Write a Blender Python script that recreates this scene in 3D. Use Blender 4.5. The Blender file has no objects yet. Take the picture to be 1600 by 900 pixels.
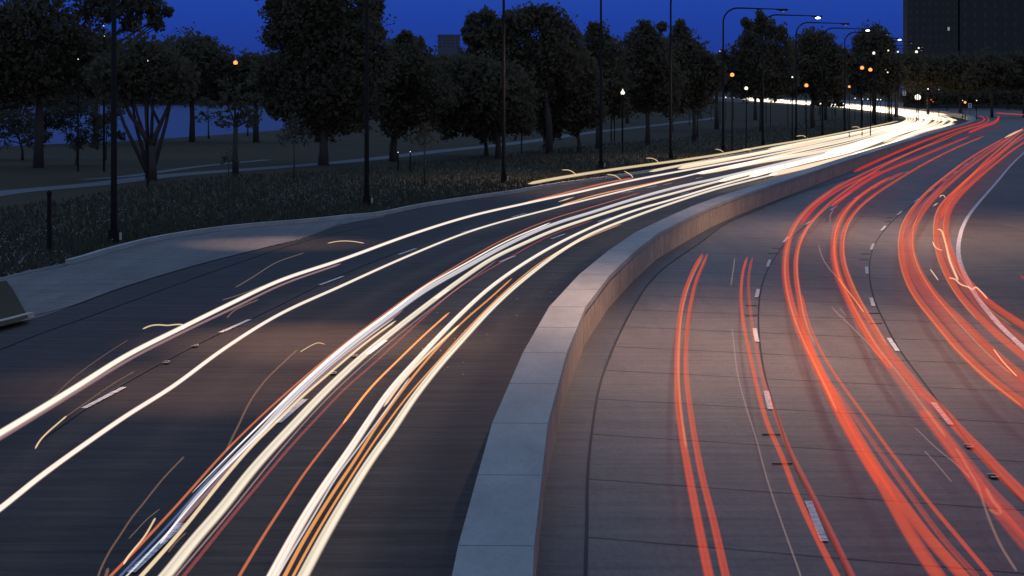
import bpy, bmesh, math, random
from mathutils import Vector, Matrix, noise
from mathutils.geometry import tessellate_polygon
R = math.radians
rnd = random.Random(7)

# ------------------------------------------------------------------ camera
F, CH, HY = 3200.0, 6.4, 140.0      # focal length in photo pixels, eye height (m), horizon row
sc = bpy.context.scene
cam = bpy.data.cameras.new('camera'); camo = bpy.data.objects.new('camera', cam)
sc.collection.objects.link(camo); sc.camera = camo
camo.location = (0, 0, CH); camo.rotation_euler = (R(90), 0, 0)
cam.sensor_width = 36; cam.lens = F / 1600 * 36
cam.shift_y = -(450 - HY) / 1600
cam.clip_start = 0.5; cam.clip_end = 30000

# ------------------------------------------------------------------ world: dusk sky
w = bpy.data.worlds.new('World'); sc.world = w; w.use_nodes = True
nt = w.node_tree; nt.nodes.clear()
out = nt.nodes.new('ShaderNodeOutputWorld'); bg = nt.nodes.new('ShaderNodeBackground')
sky = nt.nodes.new('ShaderNodeTexSky'); sky.sky_type = 'NISHITA'; sky.sun_disc = False
sky.sun_elevation = R(1.0); sky.sun_rotation = R(200); sky.air_density = 1.0; sky.dust_density = 0.3; sky.ozone_density = 6
tc = nt.nodes.new('ShaderNodeTexCoord'); sep = nt.nodes.new('ShaderNodeSeparateXYZ')
nt.links.new(tc.outputs['Generated'], sep.inputs[0])
ramp = nt.nodes.new('ShaderNodeValToRGB'); nt.links.new(sep.outputs['Z'], ramp.inputs[0])
AFTERGLOW = (4.2, 3.8, 2.8)     # unseen western glow behind the viewer, added to light the tree fronts, x 0.1
SKY = [(0.0, (.012, .030, .20)), (0.035, (.0125, .048, .33)), (0.10, (.03, .09, .44)), (0.35, (.15, .25, .48)), (1.0, (.26, .40, .62))]
e = ramp.color_ramp.elements
e[0].position = SKY[0][0]; e[0].color = (*SKY[0][1], 1)
e[1].position = SKY[-1][0]; e[1].color = (*SKY[-1][1], 1)
for p, c in SKY[1:-1]:
    k = e.new(p); k.color = (*c, 1)
mx = nt.nodes.new('ShaderNodeMix'); mx.data_type = 'RGBA'; mx.blend_type = 'ADD'; mx.inputs[0].default_value = 0.06
gain = nt.nodes.new('ShaderNodeMix'); gain.data_type = 'RGBA'; gain.blend_type = 'MULTIPLY'; gain.inputs[0].default_value = 1
gain.inputs[7].default_value = (10, 10, 10, 1)
nt.links.new(ramp.outputs[0], gain.inputs[6])
def wm(op, a, b=None):
    x = nt.nodes.new('ShaderNodeMath'); x.operation = op
    for i, v in enumerate((a, b)):
        if v is None: continue
        if isinstance(v, (int, float)): x.inputs[i].default_value = v
        else: nt.links.new(v, x.inputs[i])
    return x.outputs[0]
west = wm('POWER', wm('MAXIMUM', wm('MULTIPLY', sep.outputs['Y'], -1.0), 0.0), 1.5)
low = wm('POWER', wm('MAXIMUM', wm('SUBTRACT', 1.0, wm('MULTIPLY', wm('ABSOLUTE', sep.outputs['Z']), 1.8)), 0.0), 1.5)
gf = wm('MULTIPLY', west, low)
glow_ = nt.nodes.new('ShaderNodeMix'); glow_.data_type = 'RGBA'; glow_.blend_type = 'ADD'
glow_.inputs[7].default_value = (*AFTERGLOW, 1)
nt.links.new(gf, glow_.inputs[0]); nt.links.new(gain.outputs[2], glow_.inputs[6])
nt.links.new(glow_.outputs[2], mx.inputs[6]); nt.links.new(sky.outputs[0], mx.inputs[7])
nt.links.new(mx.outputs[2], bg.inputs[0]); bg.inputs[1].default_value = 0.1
nt.links.new(bg.outputs[0], out.inputs[0])

sc.view_settings.view_transform = 'Standard'; sc.view_settings.look = 'None'
sc.view_settings.exposure = 0; sc.view_settings.gamma = 1
sc.render.engine = 'CYCLES'
cy = sc.cycles
cy.use_denoising = True; cy.max_bounces = 4; cy.diffuse_bounces = 2; cy.glossy_bounces = 2
cy.transparent_max_bounces = 40; cy.sample_clamp_indirect = 2; cy.caustics_reflective = False; cy.caustics_refractive = False

# pool spots, two left ones added without lamps: x, y, z, watts, cone, colour
WARM = (1, .64, .46)
POOLS = [(6.5, 52, 13.8, 13500, 2.4, WARM), (20, 92, 13.8, 14000, 2.5, WARM), (-6.6, 44.5, 14.3, 12000, .75, WARM), (-5.0, 52, 14.3, 22000, .72, WARM), (-9.3, 85, 14.3, 9000, .7, WARM),
         (5, 141, 14.3, 9000, 2.2, WARM), (21, 188, 14.3, 9000, 2.2, WARM), (35, 233, 14.3, 3000, 2.2, (.9, .95, 1))]

# ------------------------------------------------------------------ helpers
COL = sc.collection
def un(px, py, z=0.0):
    Y = F * (CH - z) / (py - HY)
    return Vector(((px - 800) / F * Y, Y, z))
def at(px, py, Y):
    return Vector(((px - 800) / F * Y, Y, CH - (py - HY) / F * Y))
def link(name, me, m=None, parent=None):
    o = bpy.data.objects.new(name, me); COL.objects.link(o)
    if m and me: me.materials.append(m)
    if parent: o.parent = parent
    return o
def tag(o, label=None, cat=None, group=None, kind=None):
    if label: o['label'] = label
    if cat: o['category'] = cat
    if group: o['group'] = group
    if kind: o['kind'] = kind
    return o
def mesh(name, vs, fs, m, parent=None, uv=None, smooth=False):
    me = bpy.data.meshes.new(name); me.from_pydata([tuple(v) for v in vs], [], fs); me.update()
    if uv:
        l = me.uv_layers.new(name='UVMap')
        for p in me.polygons:
            for li in p.loop_indices: l.data[li].uv = uv[me.loops[li].vertex_index]
    if smooth:
        me.polygons.foreach_set('use_smooth', [True] * len(me.polygons))
    return link(name, me, m, parent)
def empty(name, loc=(0, 0, 0)):
    o = bpy.data.objects.new(name, None); COL.objects.link(o); o.location = loc; o.empty_display_size = .3
    return o
def catmull(P, step=6.0, smooth=2):
    P = [tuple(map(float, p)) for p in P]
    P2 = [tuple(2 * a - b for a, b in zip(P[0], P[1]))] + P + [tuple(2 * a - b for a, b in zip(P[-1], P[-2]))]
    o = []
    for i in range(1, len(P2) - 2):
        p0, p1, p2, p3 = P2[i - 1:i + 3]
        d = math.dist(p1[:2], p2[:2]); n = max(1, int(d / step))
        # centripetal-like: scale tangents by neighbouring chord lengths
        d0 = max(1e-3, math.dist(p0[:2], p1[:2])); d2 = max(1e-3, math.dist(p2[:2], p3[:2])); dd = max(1e-3, d)
        m1 = [((b - a) / d0 - (c - a) / (d0 + dd) + (c - b) / dd) * dd for a, b, c in zip(p0, p1, p2)]
        m2 = [((c - b) / dd - (e_ - b) / (dd + d2) + (e_ - c) / d2) * dd for b, c, e_ in zip(p1, p2, p3)]
        for k in range(n):
            t = k / n; t2 = t * t; t3 = t2 * t
            o.append(tuple((2*t3-3*t2+1)*a + (t3-2*t2+t)*ma + (-2*t3+3*t2)*b + (t3-t2)*mb for a, b, ma, mb in zip(p1, p2, m1, m2)))
    o.append(P[-1])
    for _ in range(smooth):
        q = list(o)
        for i in range(1, len(o) - 1):
            q[i] = tuple(.25 * a + .5 * b + .25 * c for a, b, c in zip(o[i-1], o[i], o[i+1]))
        o = q
    return o
def curve3(P, z=0.0, step=6.0, smooth=3, ext0=0, ext1=0):
    W = [un(x, y, z) for x, y in catmull(P, step, smooth)]
    if ext0:
        d = (W[0] - W[2]).normalized(); W = [W[0] + d * ext0, W[0] + d * ext0 * .5] + W
    if ext1:
        d = (W[-1] - W[-3]).normalized(); W = W + [W[-1] + d * ext1 * .5, W[-1] + d * ext1]
    return W
def sheet(name, loop, m, parent=None, z=None):
    vs = [Vector((p[0], p[1], p[2] if z is None else z)) for p in loop]
    tris = tessellate_polygon([vs])
    a = 0
    fs = []
    for t in tris:
        p, q, r = (vs[i] for i in t)
        if (q - p).cross(r - p).z < 0: t = (t[0], t[2], t[1])
        fs.append(tuple(t))
    return mesh(name, vs, fs, m, parent)
class MB:
    def __init__(s): s.v = []; s.f = []
    def box(s, c, d, rot=0):
        cx, cy_, cz = c; x, y, z = d[0]/2, d[1]/2, d[2]/2; b = len(s.v)
        cr, sr = math.cos(rot), math.sin(rot)
        for dx, dy, dz in ((-1,-1,-1),(1,-1,-1),(1,1,-1),(-1,1,-1),(-1,-1,1),(1,-1,1),(1,1,1),(-1,1,1)):
            X, Yy = dx*x, dy*y
            s.v.append((cx + X*cr - Yy*sr, cy_ + X*sr + Yy*cr, cz + dz*z))
        for f in ((0,3,2,1),(4,5,6,7),(0,1,5,4),(1,2,6,5),(2,3,7,6),(3,0,4,7)): s.f.append(tuple(b+i for i in f))
        return s
    def tube(s, pts, rads, n=8, caps=True):
        b = len(s.v); pts = [Vector(p) for p in pts]; up0 = None
        for i, p in enumerate(pts):
            t = (pts[min(i+1, len(pts)-1)] - pts[max(i-1, 0)]).normalized()
            if up0 is None:
                up0 = Vector((0, 0, 1)) if abs(t.z) < .9 else Vector((1, 0, 0))
            a = t.cross(up0)
            if a.length < 1e-4: a = t.cross(Vector((0, 1, 0)))
            a.normalize(); c = a.cross(t); up0 = c
            r = rads[i] if isinstance(rads, (list, tuple)) else rads
            for k in range(n):
                an = 2*math.pi*k/n
                s.v.append(tuple(p + a*(r*math.cos(an)) + c*(r*math.sin(an))))
        for i in range(len(pts)-1):
            for k in range(n):
                k2 = (k+1) % n
                s.f.append((b+i*n+k, b+i*n+k2, b+(i+1)*n+k2, b+(i+1)*n+k))
        if caps:
            s.f.append(tuple(b+k for k in range(n))[::-1]); s.f.append(tuple(b+(len(pts)-1)*n+k for k in range(n)))
        return s
    def ball(s, c, r, n=10, m=7, sz=1.0):
        b = len(s.v); c = Vector(c)
        for j in range(m+1):
            th = math.pi*j/m
            for k in range(n):
                an = 2*math.pi*k/n
                s.v.append((c.x + r*math.sin(th)*math.cos(an), c.y + r*math.sin(th)*math.sin(an), c.z - r*sz*math.cos(th)))
        for j in range(m):
            for k in range(n):
                k2 = (k+1) % n
                s.f.append((b+j*n+k, b+j*n+k2, b+(j+1)*n+k2, b+(j+1)*n+k))
        return s
    def build(s, name, m, parent=None, smooth=False):
        return mesh(name, s.v, s.f, m, parent, smooth=smooth)

# ------------------------------------------------------------------ materials
def mat(name):
    m = bpy.data.materials.new(name); m.use_nodes = True
    n = m.node_tree; b = n.nodes['Principled BSDF']
    return m, n, b
def N(n, t, **kw):
    x = n.nodes.new(t)
    for k, v in kw.items(): setattr(x, k, v)
    return x
def mixc(n, fac, a, b, mode='MIX'):
    x = N(n, 'ShaderNodeMix', data_type='RGBA', blend_type=mode)
    for sock, v in ((x.inputs[0], fac), (x.inputs[6], a), (x.inputs[7], b)):
        if hasattr(v, 'is_linked') or hasattr(v, 'links'): n.links.new(v, sock)
        elif isinstance(v, (int, float)): sock.default_value = v
        else: sock.default_value = (*v, 1)
    return x.outputs[2]
def mapped(n, scale, rot=0):
    tcn = N(n, 'ShaderNodeTexCoord'); mp = N(n, 'ShaderNodeMapping')
    mp.inputs['Scale'].default_value = scale; mp.inputs['Rotation'].default_value = (0, 0, rot)
    n.links.new(tcn.outputs['Object'], mp.inputs[0]); return mp.outputs[0]
def noise_(n, vec, scale, detail=4, rough=.6):
    t = N(n, 'ShaderNodeTexNoise'); t.inputs['Scale'].default_value = scale; t.inputs['Detail'].default_value = detail
    t.inputs['Roughness'].default_value = rough; n.links.new(vec, t.inputs[0]); return t.outputs[0]
def rampv(n, v, a, b, lo=0., hi=1.):
    r = N(n, 'ShaderNodeMapRange'); r.inputs[1].default_value = a; r.inputs[2].default_value = b
    r.inputs[3].default_value = lo; r.inputs[4].default_value = hi; n.links.new(v, r.inputs[0]); return r.outputs[0]
def math_(n, op, a, b=None, c=None):
    x = N(n, 'ShaderNodeMath', operation=op)
    for i, v in enumerate((a, b, c)):
        if v is None: continue
        if isinstance(v, (int, float)): x.inputs[i].default_value = v
        else: n.links.new(v, x.inputs[i])
    return x.outputs[0]
def bump(n, b, h, s, d=.02):
    x = N(n, 'ShaderNodeBump'); x.inputs['Strength'].default_value = s; x.inputs['Distance'].default_value = d
    n.links.new(h, x.inputs['Height']); n.links.new(x.outputs[0], b.inputs['Normal'])
def plain(name, col, rough=.7, metal=0, var=.25, scale=6):
    m, n, b = mat(name)
    v = noise_(n, mapped(n, (1, 1, 1)), scale, 4)
    c2 = tuple(x * (1 - var) for x in col); c1 = tuple(min(1, x * (1 + var)) for x in col)
    n.links.new(mixc(n, v, c2, c1), b.inputs['Base Color'])
    b.inputs['Roughness'].default_value = rough; b.inputs['Metallic'].default_value = metal
    return m
def road_mat(name, col, dark, tine=.35, joints=None, rough=.55, spec=.5):
    m, n, b = mat(name)
    big = noise_(n, mapped(n, (1, .22, 1)), .22, 5, .6)
    strk = noise_(n, mapped(n, (.22, 2.4, 1)), 1.1, 6, .8); blot = noise_(n, mapped(n, (1, .14, 1)), 1.1, 6, .75)       # transverse tining / scrapes
    fine = noise_(n, mapped(n, (1, .25, 1)), 13, 4, .85)
    lane = noise_(n, mapped(n, (.9, .02, 1)), 1.0, 3, .5)          # long wear along the lanes
    c = mixc(n, rampv(n, big, .35, .7), dark, col)
    c = mixc(n, rampv(n, strk, .42, .72, 0, tine), c, tuple(x * 1.7 for x in col))
    c = mixc(n, rampv(n, strk, .48, .28, 0, .25), c, tuple(x * .45 for x in dark))
    c = mixc(n, rampv(n, fine, .35, .68, 0, .6), c, tuple(x * .55 for x in dark))
    c = mixc(n, rampv(n, blot, .5, .75, 0, .5), c, tuple(x * .55 for x in dark)); c = mixc(n, rampv(n, blot, .45, .25, 0, .4), c, tuple(x * 1.3 for x in col))
    c = mixc(n, rampv(n, lane, .45, .75, 0, .35), c, tuple(x * .6 for x in dark))
    if joints:
        tcn = N(n, 'ShaderNodeTexCoord'); sp = N(n, 'ShaderNodeSeparateXYZ'); n.links.new(tcn.outputs['Object'], sp.inputs[0])
        wob = noise_(n, tcn.outputs['Object'], .8, 3)
        q = math_(n, 'ADD', math_(n, 'ADD', sp.outputs[1], math_(n, 'MULTIPLY', sp.outputs[0], joints[0])), math_(n, 'MULTIPLY', wob, .12))
        fr = math_(n, 'FRACT', math_(n, 'DIVIDE', math_(n, 'SUBTRACT', q, joints[2]), joints[1]))
        d = math_(n, 'ABSOLUTE', math_(n, 'SUBTRACT', fr, .5))
        line = math_(n, 'GREATER_THAN', d, .5 - joints[3])
        c = mixc(n, math_(n, 'MULTIPLY', line, .92), c, tuple(x * .12 for x in dark))
    n.links.new(c, b.inputs['Base Color'])
    n.links.new(rampv(n, strk, .3, .7, rough + .12, rough - .12), b.inputs['Roughness'])
    b.inputs['Specular IOR Level'].default_value = spec
    hh = math_(n, 'ADD', math_(n, 'MULTIPLY', strk, .8), math_(n, 'MULTIPLY', fine, .6))
    bump(n, b, hh, .35, .015)
    return m
M = {}
M['asphalt'] = road_mat('asphalt', (.044, .031, .022), (.026, .019, .014), .28, rough=.62, spec=.12)
M['concrete_road'] = road_mat('concrete_road', (.165, .14, .122), (.11, .097, .088), .08, joints=(.386, 4.45, 29.7, .012), rough=.65, spec=.25)
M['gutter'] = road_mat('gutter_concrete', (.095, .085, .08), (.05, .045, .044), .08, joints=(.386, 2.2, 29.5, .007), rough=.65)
M['ramp'] = road_mat('ramp_concrete', (.19, .17, .16), (.11, .10, .098), .3, rough=.7, spec=.2)
M['shoulder'] = road_mat('shoulder_asphalt', (.11, .085, .07), (.06, .048, .04), .35, rough=.65, spec=.2)
M['seam'] = plain('seam_tar', (.006, .006, .007), .8)
def wall_mat(name, col, vertical=False):
    m, n, b = mat(name)
    big = noise_(n, mapped(n, (1, .3, 1)), .9, 6, .7); fine = noise_(n, mapped(n, (1, .3, 1)), 16, 4, .85)
    c = mixc(n, rampv(n, big, .3, .75), tuple(x * .7 for x in col), tuple(x * 1.08 for x in col))
    c = mixc(n, rampv(n, fine, .48, .75, 0, .55), c, tuple(x * .5 for x in col))
    md = noise_(n, mapped(n, (1, .25, 1)), 4, 6, .85); c = mixc(n, rampv(n, md, .5, .72, 0, .5), c, tuple(x * .6 for x in col))
    c = mixc(n, rampv(n, md, .66, .70, 0, .6), c, tuple(x * .3 for x in col))
    if vertical:
        st = noise_(n, mapped(n, (3.0, 3.0, .35)), 1.6, 5, .8)
        c = mixc(n, rampv(n, st, .48, .62, 0, .8), c, tuple(x * .30 for x in col))
        st2 = noise_(n, mapped(n, (7, 7, 1.2)), 1.6, 4, .7)
        c = mixc(n, rampv(n, st2, .55, .7, 0, .8), c, tuple(x * .2 for x in col))
    n.links.new(c, b.inputs['Base Color']); b.inputs['Roughness'].default_value = .8
    bump(n, b, fine, .4, .01)
    return m
M['cap'] = wall_mat('coping_concrete', (.30, .29, .275))
M['wallface'] = wall_mat('wall_face_concrete', (.45, .35, .24), True)
M['joint'] = plain('joint_dark_concrete', (.13, .115, .10), .9)  # dark concrete tone for the wall joint lines
M['kerb'] = wall_mat('kerb_concrete', (.36, .35, .33))
# grass
m, n, b = mat('grass')
big = noise_(n, mapped(n, (1, 1, 1)), .05, 5); fine = noise_(n, mapped(n, (1, 1, 1)), 3, 4, .8)
c = mixc(n, rampv(n, big, .35, .7), (.044, .036, .021), (.056, .046, .027)); c = mixc(n, rampv(n, fine, .4, .8, 0, .6), c, (.045, .04, .022))
n.links.new(c, b.inputs['Base Color']); b.inputs['Roughness'].default_value = .95; b.inputs['Specular IOR Level'].default_value = .1
bump(n, b, fine, .6, .1); M['grass'] = m
M['blade'] = plain('grass_blade', (.044, .042, .025), .95)
M['flower'] = plain('flower', (.22, .24, .21), .8)
M['path'] = plain('path_concrete', (.07, .075, .09), .8, scale=.3)
m, n, b = mat('water')
b.inputs['Base Color'].default_value = (.004, .007, .05, 1); b.inputs['Specular IOR Level'].default_value = .05; b.inputs['Roughness'].default_value = .25; b.inputs['IOR'].default_value = 1.33
bump(n, b, noise_(n, mapped(n, (.3, 1, 1)), .6, 4), .25, .3); M['water'] = m
M['paint'] = plain('road_paint', (.52, .52, .53), .6, var=.15, scale=9)
m = M['paint']; n = m.node_tree; b = n.nodes['Principled BSDF']
# worn paint: chipped, shows the pavement colour
vv = noise_(n, mapped(n, (2.2, 5, 1)), 2.2, 5, .8); old = b.inputs['Base Color'].links[0].from_socket
n.links.new(mixc(n, rampv(n, vv, .48, .56, 0, .8), old, (.13, .12, .11)), b.inputs['Base Color'])
M['pole'] = plain('painted_steel', (.010, .009, .008), .8)
M['pole'].node_tree.nodes['Principled BSDF'].inputs['Specular IOR Level'].default_value = .15
M['paleplate'] = plain('pale_plate', (.45, .38, .28), .5, .2)  # pale tone for marker rims and the glints at pole feet
M['bark'] = plain('bark', (.045, .036, .028), .95)
M['leaf'] = plain('foliage', (.115, .098, .062), .95, var=.08, scale=.5)
M['leaf2'] = plain('foliage_cool', (.105, .096, .066), .95, var=.08, scale=.5)
for k in ('leaf', 'leaf2'):
    n = M[k].node_tree; b = n.nodes['Principled BSDF']; b.inputs['Specular IOR Level'].default_value = .05
    tl = N(n, 'ShaderNodeBsdfTranslucent'); n.links.new(b.inputs['Base Color'].links[0].from_socket, tl.inputs[0])
    ms = N(n, 'ShaderNodeMixShader'); ms.inputs[0].default_value = .48
    n.links.new(b.outputs[0], ms.inputs[1]); n.links.new(tl.outputs[0], ms.inputs[2]); n.links.new(ms.outputs[0], n.nodes['Material Output'].inputs[0])
M['brick'] = plain('dark_masonry', (.03, .029, .028), .9, scale=.3)
M['glasswin'] = plain('window_glass', (.036, .042, .045), .8)
M['farfacade'] = plain('far_facade', (.05, .06, .10), .5, scale=.2)  # distance haze put into the base colour as a blue tone
M['signface'] = plain('sign_white', (.75, .75, .78), .5)
M['signdark'] = plain('sign_dark', (.03, .03, .035), .5)
def glow(name, col, s):
    m = bpy.data.materials.new(name); m.use_nodes = True; n = m.node_tree; n.nodes.clear()
    o = N(n, 'ShaderNodeOutputMaterial'); em = N(n, 'ShaderNodeEmission'); em.inputs[0].default_value = (*col, 1); em.inputs[1].default_value = s
    n.links.new(em.outputs[0], o.inputs[0]); return m
M['g_orange'] = glow('lamp_orange', (1, .36, .09), 1.7); M['g_white'] = glow('lamp_white', (1, .88, .70), 1.6)
M['g_cool'] = glow('lamp_cool', (.8, .9, 1), 5); M['g_dim'] = glow('lamp_dim', (.9, .85, .75), .5); M['g_red'] = glow('lamp_red', (.8, .1, .04), 1.0)
M['g_win'] = glow('lit_window', (.9, .95, 1), .25)
def trail_mat(name, core, edge, s=1.0, op=1.0, stripe=.25, nst=5.0, soft=1.6, tint=None):
    """glowing streak: bright core, softer edge, fine strands running along it"""
    m = bpy.data.materials.new(name); m.use_nodes = True; n = m.node_tree; n.nodes.clear()
    o = N(n, 'ShaderNodeOutputMaterial'); em = N(n, 'ShaderNodeEmission'); tr = N(n, 'ShaderNodeBsdfTransparent'); _ = None
    ge = N(n, 'ShaderNodeNewGeometry'); tg = N(n, 'ShaderNodeTangent', direction_type='UV_MAP')
    def vm(op, x, y=None):
        q = N(n, 'ShaderNodeVectorMath', operation=op); n.links.new(x, q.inputs[0])
        if y is not None: n.links.new(y, q.inputs[1])
        return q
    dt = vm('DOT_PRODUCT', ge.outputs['Incoming'], tg.outputs[0]).outputs['Value']
    sc_ = vm('SCALE', tg.outputs[0]); n.links.new(dt, sc_.inputs['Scale'])
    vp = vm('NORMALIZE', vm('SUBTRACT', ge.outputs['Incoming'], sc_.outputs[0]).outputs[0]).outputs[0]
    inv = math_(n, 'ABSOLUTE', vm('DOT_PRODUCT', ge.outputs['Normal'], vp).outputs['Value'])
    a = math_(n, 'POWER', math_(n, 'MINIMUM', math_(n, 'MULTIPLY', inv, 1.25), 1.0), soft)
    uv = N(n, 'ShaderNodeUVMap'); mp = N(n, 'ShaderNodeMapping'); mp.inputs['Scale'].default_value = (.004, nst, 1)
    oi = N(n, 'ShaderNodeObjectInfo'); 
    n.links.new(uv.outputs[0], mp.inputs[0])
    va = N(n, 'ShaderNodeVectorMath', operation='ADD'); n.links.new(mp.outputs[0], va.inputs[0])
    cb = N(n, 'ShaderNodeCombineXYZ'); n.links.new(math_(n, 'MULTIPLY', oi.outputs['Random'], 37.0), cb.inputs[2]); n.links.new(cb.outputs[0], va.inputs[1])
    st = noise_(n, va.outputs[0], 1.0, 2, .6)
    stv = rampv(n, st, .35, .62, 1 - stripe, 1)
    n.links.new(mixc(n, a, edge, core), em.inputs[0])
    fa = math_(n, 'MULTIPLY', math_(n, 'MULTIPLY', a, op), rampv(n, st, .3, .6, 1 - stripe * .7, 1))
    front = math_(n, 'SUBTRACT', 1.0, ge.outputs['Backfacing'])
    n.links.new(math_(n, 'MULTIPLY', math_(n, 'MULTIPLY', fa, s), front), em.inputs[1])
    if tint: n.links.new(mixc(n, fa, (1, 1, 1), tint), tr.inputs[0])
    ad = N(n, 'ShaderNodeAddShader'); n.links.new(tr.outputs[0], ad.inputs[0]); n.links.new(em.outputs[0], ad.inputs[1]); n.links.new(ad.outputs[0], o.inputs[0])
    return m
T = {
 'white': trail_mat('trail_white', (1.0, .87, .74), (.62, .36, .24), 1.12, 1, .5, 8, 1.9),
 'whitefar': trail_mat('trail_white_far', (1.0, .80, .55), (.8, .42, .2), 1.15, 1, .4, 6, 1.4),
 'whitewarm': trail_mat('trail_white_warm', (1.0, .87, .68), (.5, .27, .14), .98, 1, .5, 9, 1.8),
 'cool': trail_mat('trail_cool_white', (.84, .79, .80), (.34, .3, .42), .85, 1, .6, 9),
 'blue': trail_mat('trail_blue', (.16, .25, .52), (.06, .1, .25), .6, .8, .3),
 'cream': trail_mat('trail_cream', (.95, .74, .46), (.55, .26, .12), .9, 1, .35),
 'pink': trail_mat('trail_pink', (.62, .36, .36), (.3, .12, .12), .55, .8, .4),
 'amber': trail_mat('trail_amber', (.90, .36, .08), (.55, .10, .03), .9, 1, .25),
 'orange': trail_mat('trail_orange', (.70, .17, .055), (.4, .05, .03), .85, .95, .3),
 'darkred': trail_mat('trail_dark_red', (.42, .07, .055), (.2, .02, .02), .7, .8, .4),
 'red': trail_mat('trail_red', (.62, .070, .028), (.50, .045, .02), .92, .85, .45, 8, tint=(.90, .78, .70)),
 'redsoft': trail_mat('trail_red_soft', (.54, .055, .025), (.38, .03, .015), .85, .6, .5, 7, tint=(.93, .84, .78)),
 'redfar': trail_mat('trail_red_far', (.74, .05, .04), (.5, .03, .04), .85, .95, .3, 6, tint=(.8, .62, .6)),
 'tan': trail_mat('trail_tan', (.55, .28, .16), (.3, .12, .06), .6, .5, .3, 3, 1.2),
 'spark': trail_mat('trail_spark', (1.0, .72, .42), (.8, .35, .1), .9, .9, .2, 3, 1.2),
 'strand': trail_mat('trail_strand', (.30, .14, .05), (.2, .06, .02), .8, .8, .4, 3, 1.2),
 'thin': trail_mat('trail_thin', (.75, .5, .4), (.4, .2, .2), .5, .4, .3, 3, 1.2),
}

# ------------------------------------------------------------------ ground, water, roads
S = lambda o: tag(o, kind='structure')
gv = []
G = 9000
S(mesh('ground', [(-G, -200, 0), (G, -200, 0), (G, G, 0), (-G, G, 0)], [(0, 1, 2, 3)], M['grass']))
shore = [un(*p) for p in [(-900, 262), (-300, 240), (0, 229), (190, 220.5), (320, 212.5), (430, 204), (475, 199), (500, 190), (470, 176), (520, 168), (640, 163)]]
S(sheet('water', shore + [Vector((-40, 1500, 0)), Vector((-2500, 1500, 0)), Vector((-2500, 250, 0))], M['water'], z=.012))
kerb_px = [(-60, 452), (8, 437), (43, 428), (85, 420), (127, 410), (160, 399), (200, 388), (245, 377), (290, 369), (345, 361), (400, 355), (450, 351), (500, 347), (533, 342.5), (570, 340), (600, 337), (630, 330), (666, 323), (743, 311), (823, 299), (860, 292), (927, 283), (993, 273), (1060, 262), (1127, 248), (1193, 236), (1260, 223.5), (1340, 208), (1395, 197), (1412, 193), (1424, 188.5), (1421, 184.5), (1405, 180), (1385, 176.5), (1350, 172.5), (1310, 168), (1250, 164), (1166, 159.5), (1080, 157)]
kerb = curve3(kerb_px, 0, 8, 3)
wallR_px = [(829, 950), (831, 900), (835, 847), (840, 790), (845, 743), (849, 700), (855, 665), (861, 635), (870, 600), (886, 550), (903, 502), (926, 461), (950, 432), (980, 404), (1010, 376), (1035, 360), (1060, 348), (1090, 332), (1127, 316), (1193, 293), (1260, 271), (1329, 248.5), (1395, 227.5), (1440, 213.5), (1489, 199.5), (1515, 192.5), (1528, 188), (1531, 184.5), (1520, 180.5), (1490, 175.5), (1440, 170), (1390, 166), (1330, 162), (1250, 158.5), (1166, 155.5), (1080, 153.5)]
WT = 1.0
wr_raw = curve3(wallR_px, WT, 8, 2, ext0=6)
def resample(W, step):
    o = [W[0].copy()]; acc = 0
    for a, b_ in zip(W, W[1:]):
        L = (b_ - a).length
        while acc + L >= step:
            t = (step - acc) / L; a = a.lerp(b_, t); o.append(a.copy()); L = (b_ - a).length; acc = 0
        acc += L
    o.append(W[-1].copy()); return o
def offs(W, d, z=None):
    o = []
    for i, p in enumerate(W):
        t = W[min(i+1, len(W)-1)] - W[max(i-1, 0)]; t.z = 0; t.normalize()
        q = p + Vector((t.y, -t.x, 0)) * d
        if z is not None: q.z = z
        o.append(q)
    return o
wr = resample(resample(wr_raw, 8.9), 2.225); WW = .90
wl = offs(wr, -WW)
gl = lambda W, z: [Vector((p.x, p.y, z)) for p in W]
# left carriageway: kerb line to wall
dirn = (kerb[0] - kerb[3]).normalized()
left_loop = gl(kerb, .01) + gl(offs(wr, -.45)[::-1], .01) + [Vector((wr[0].x, 5, .01)), Vector((-45, 5, .01)), Vector((-45, 60, .01))]
roadL = S(sheet('road', left_loop, M['asphalt'])); roadL.name = 'road'
# ramp concrete apron near the kerb
apron_in = curve3([(-40, 520), (0, 513), (60, 497), (100, 484), (183, 453), (300, 417), (417, 387), (480, 372), (533, 352), (600, 339)], 0, 8, 2)
kerb_a = [p for p in kerb if p.x < un(600, 337).x + .01 and p.y < un(600, 337).y + .5]
S(sheet('ramp_apron', gl(apron_in, .02) + gl(kerb_a[::-1], .02), M['ramp']))
# right carriageway
outer = [un(*p) for p in [(1080, 150.5), (1166, 152.2), (1330, 157), (1420, 160.5), (1500, 165), (1580, 171), (1650, 180), (1720, 200), (1830, 240), (1830, 300), (1760, 380), (1760, 470), (1900, 620), (2150, 950)]]
right_loop = gl(offs(wr, -.45), .01) + gl(outer, .01) + [Vector((14, 5, .01)), Vector((wr[0].x, 5, .01))]
roadR = S(sheet('road', right_loop, M['concrete_road']))
edge_px = [(1640, 205), (1600, 239), (1582, 256), (1556, 287), (1533, 313), (1518, 331), (1504, 355), (1498, 378), (1497, 398), (1502, 418), (1513, 442), (1527, 467), (1545, 490), (1564, 512), (1600, 546), (1650, 592)]
edge = curve3(edge_px, 0, 6, 3, ext1=12)
S(sheet('shoulder', gl(edge, .02) + [Vector((edge[-1].x + 9, edge[-1].y - 3, .02)), un(1760, 470) + Vector((0, 0, .02)), un(1760, 380) + Vector((0, 0, .02)), un(1790, 300) + Vector((0, 0, .02)), un(1720, 215) + Vector((0, 0, .02))], M['shoulder']))
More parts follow.
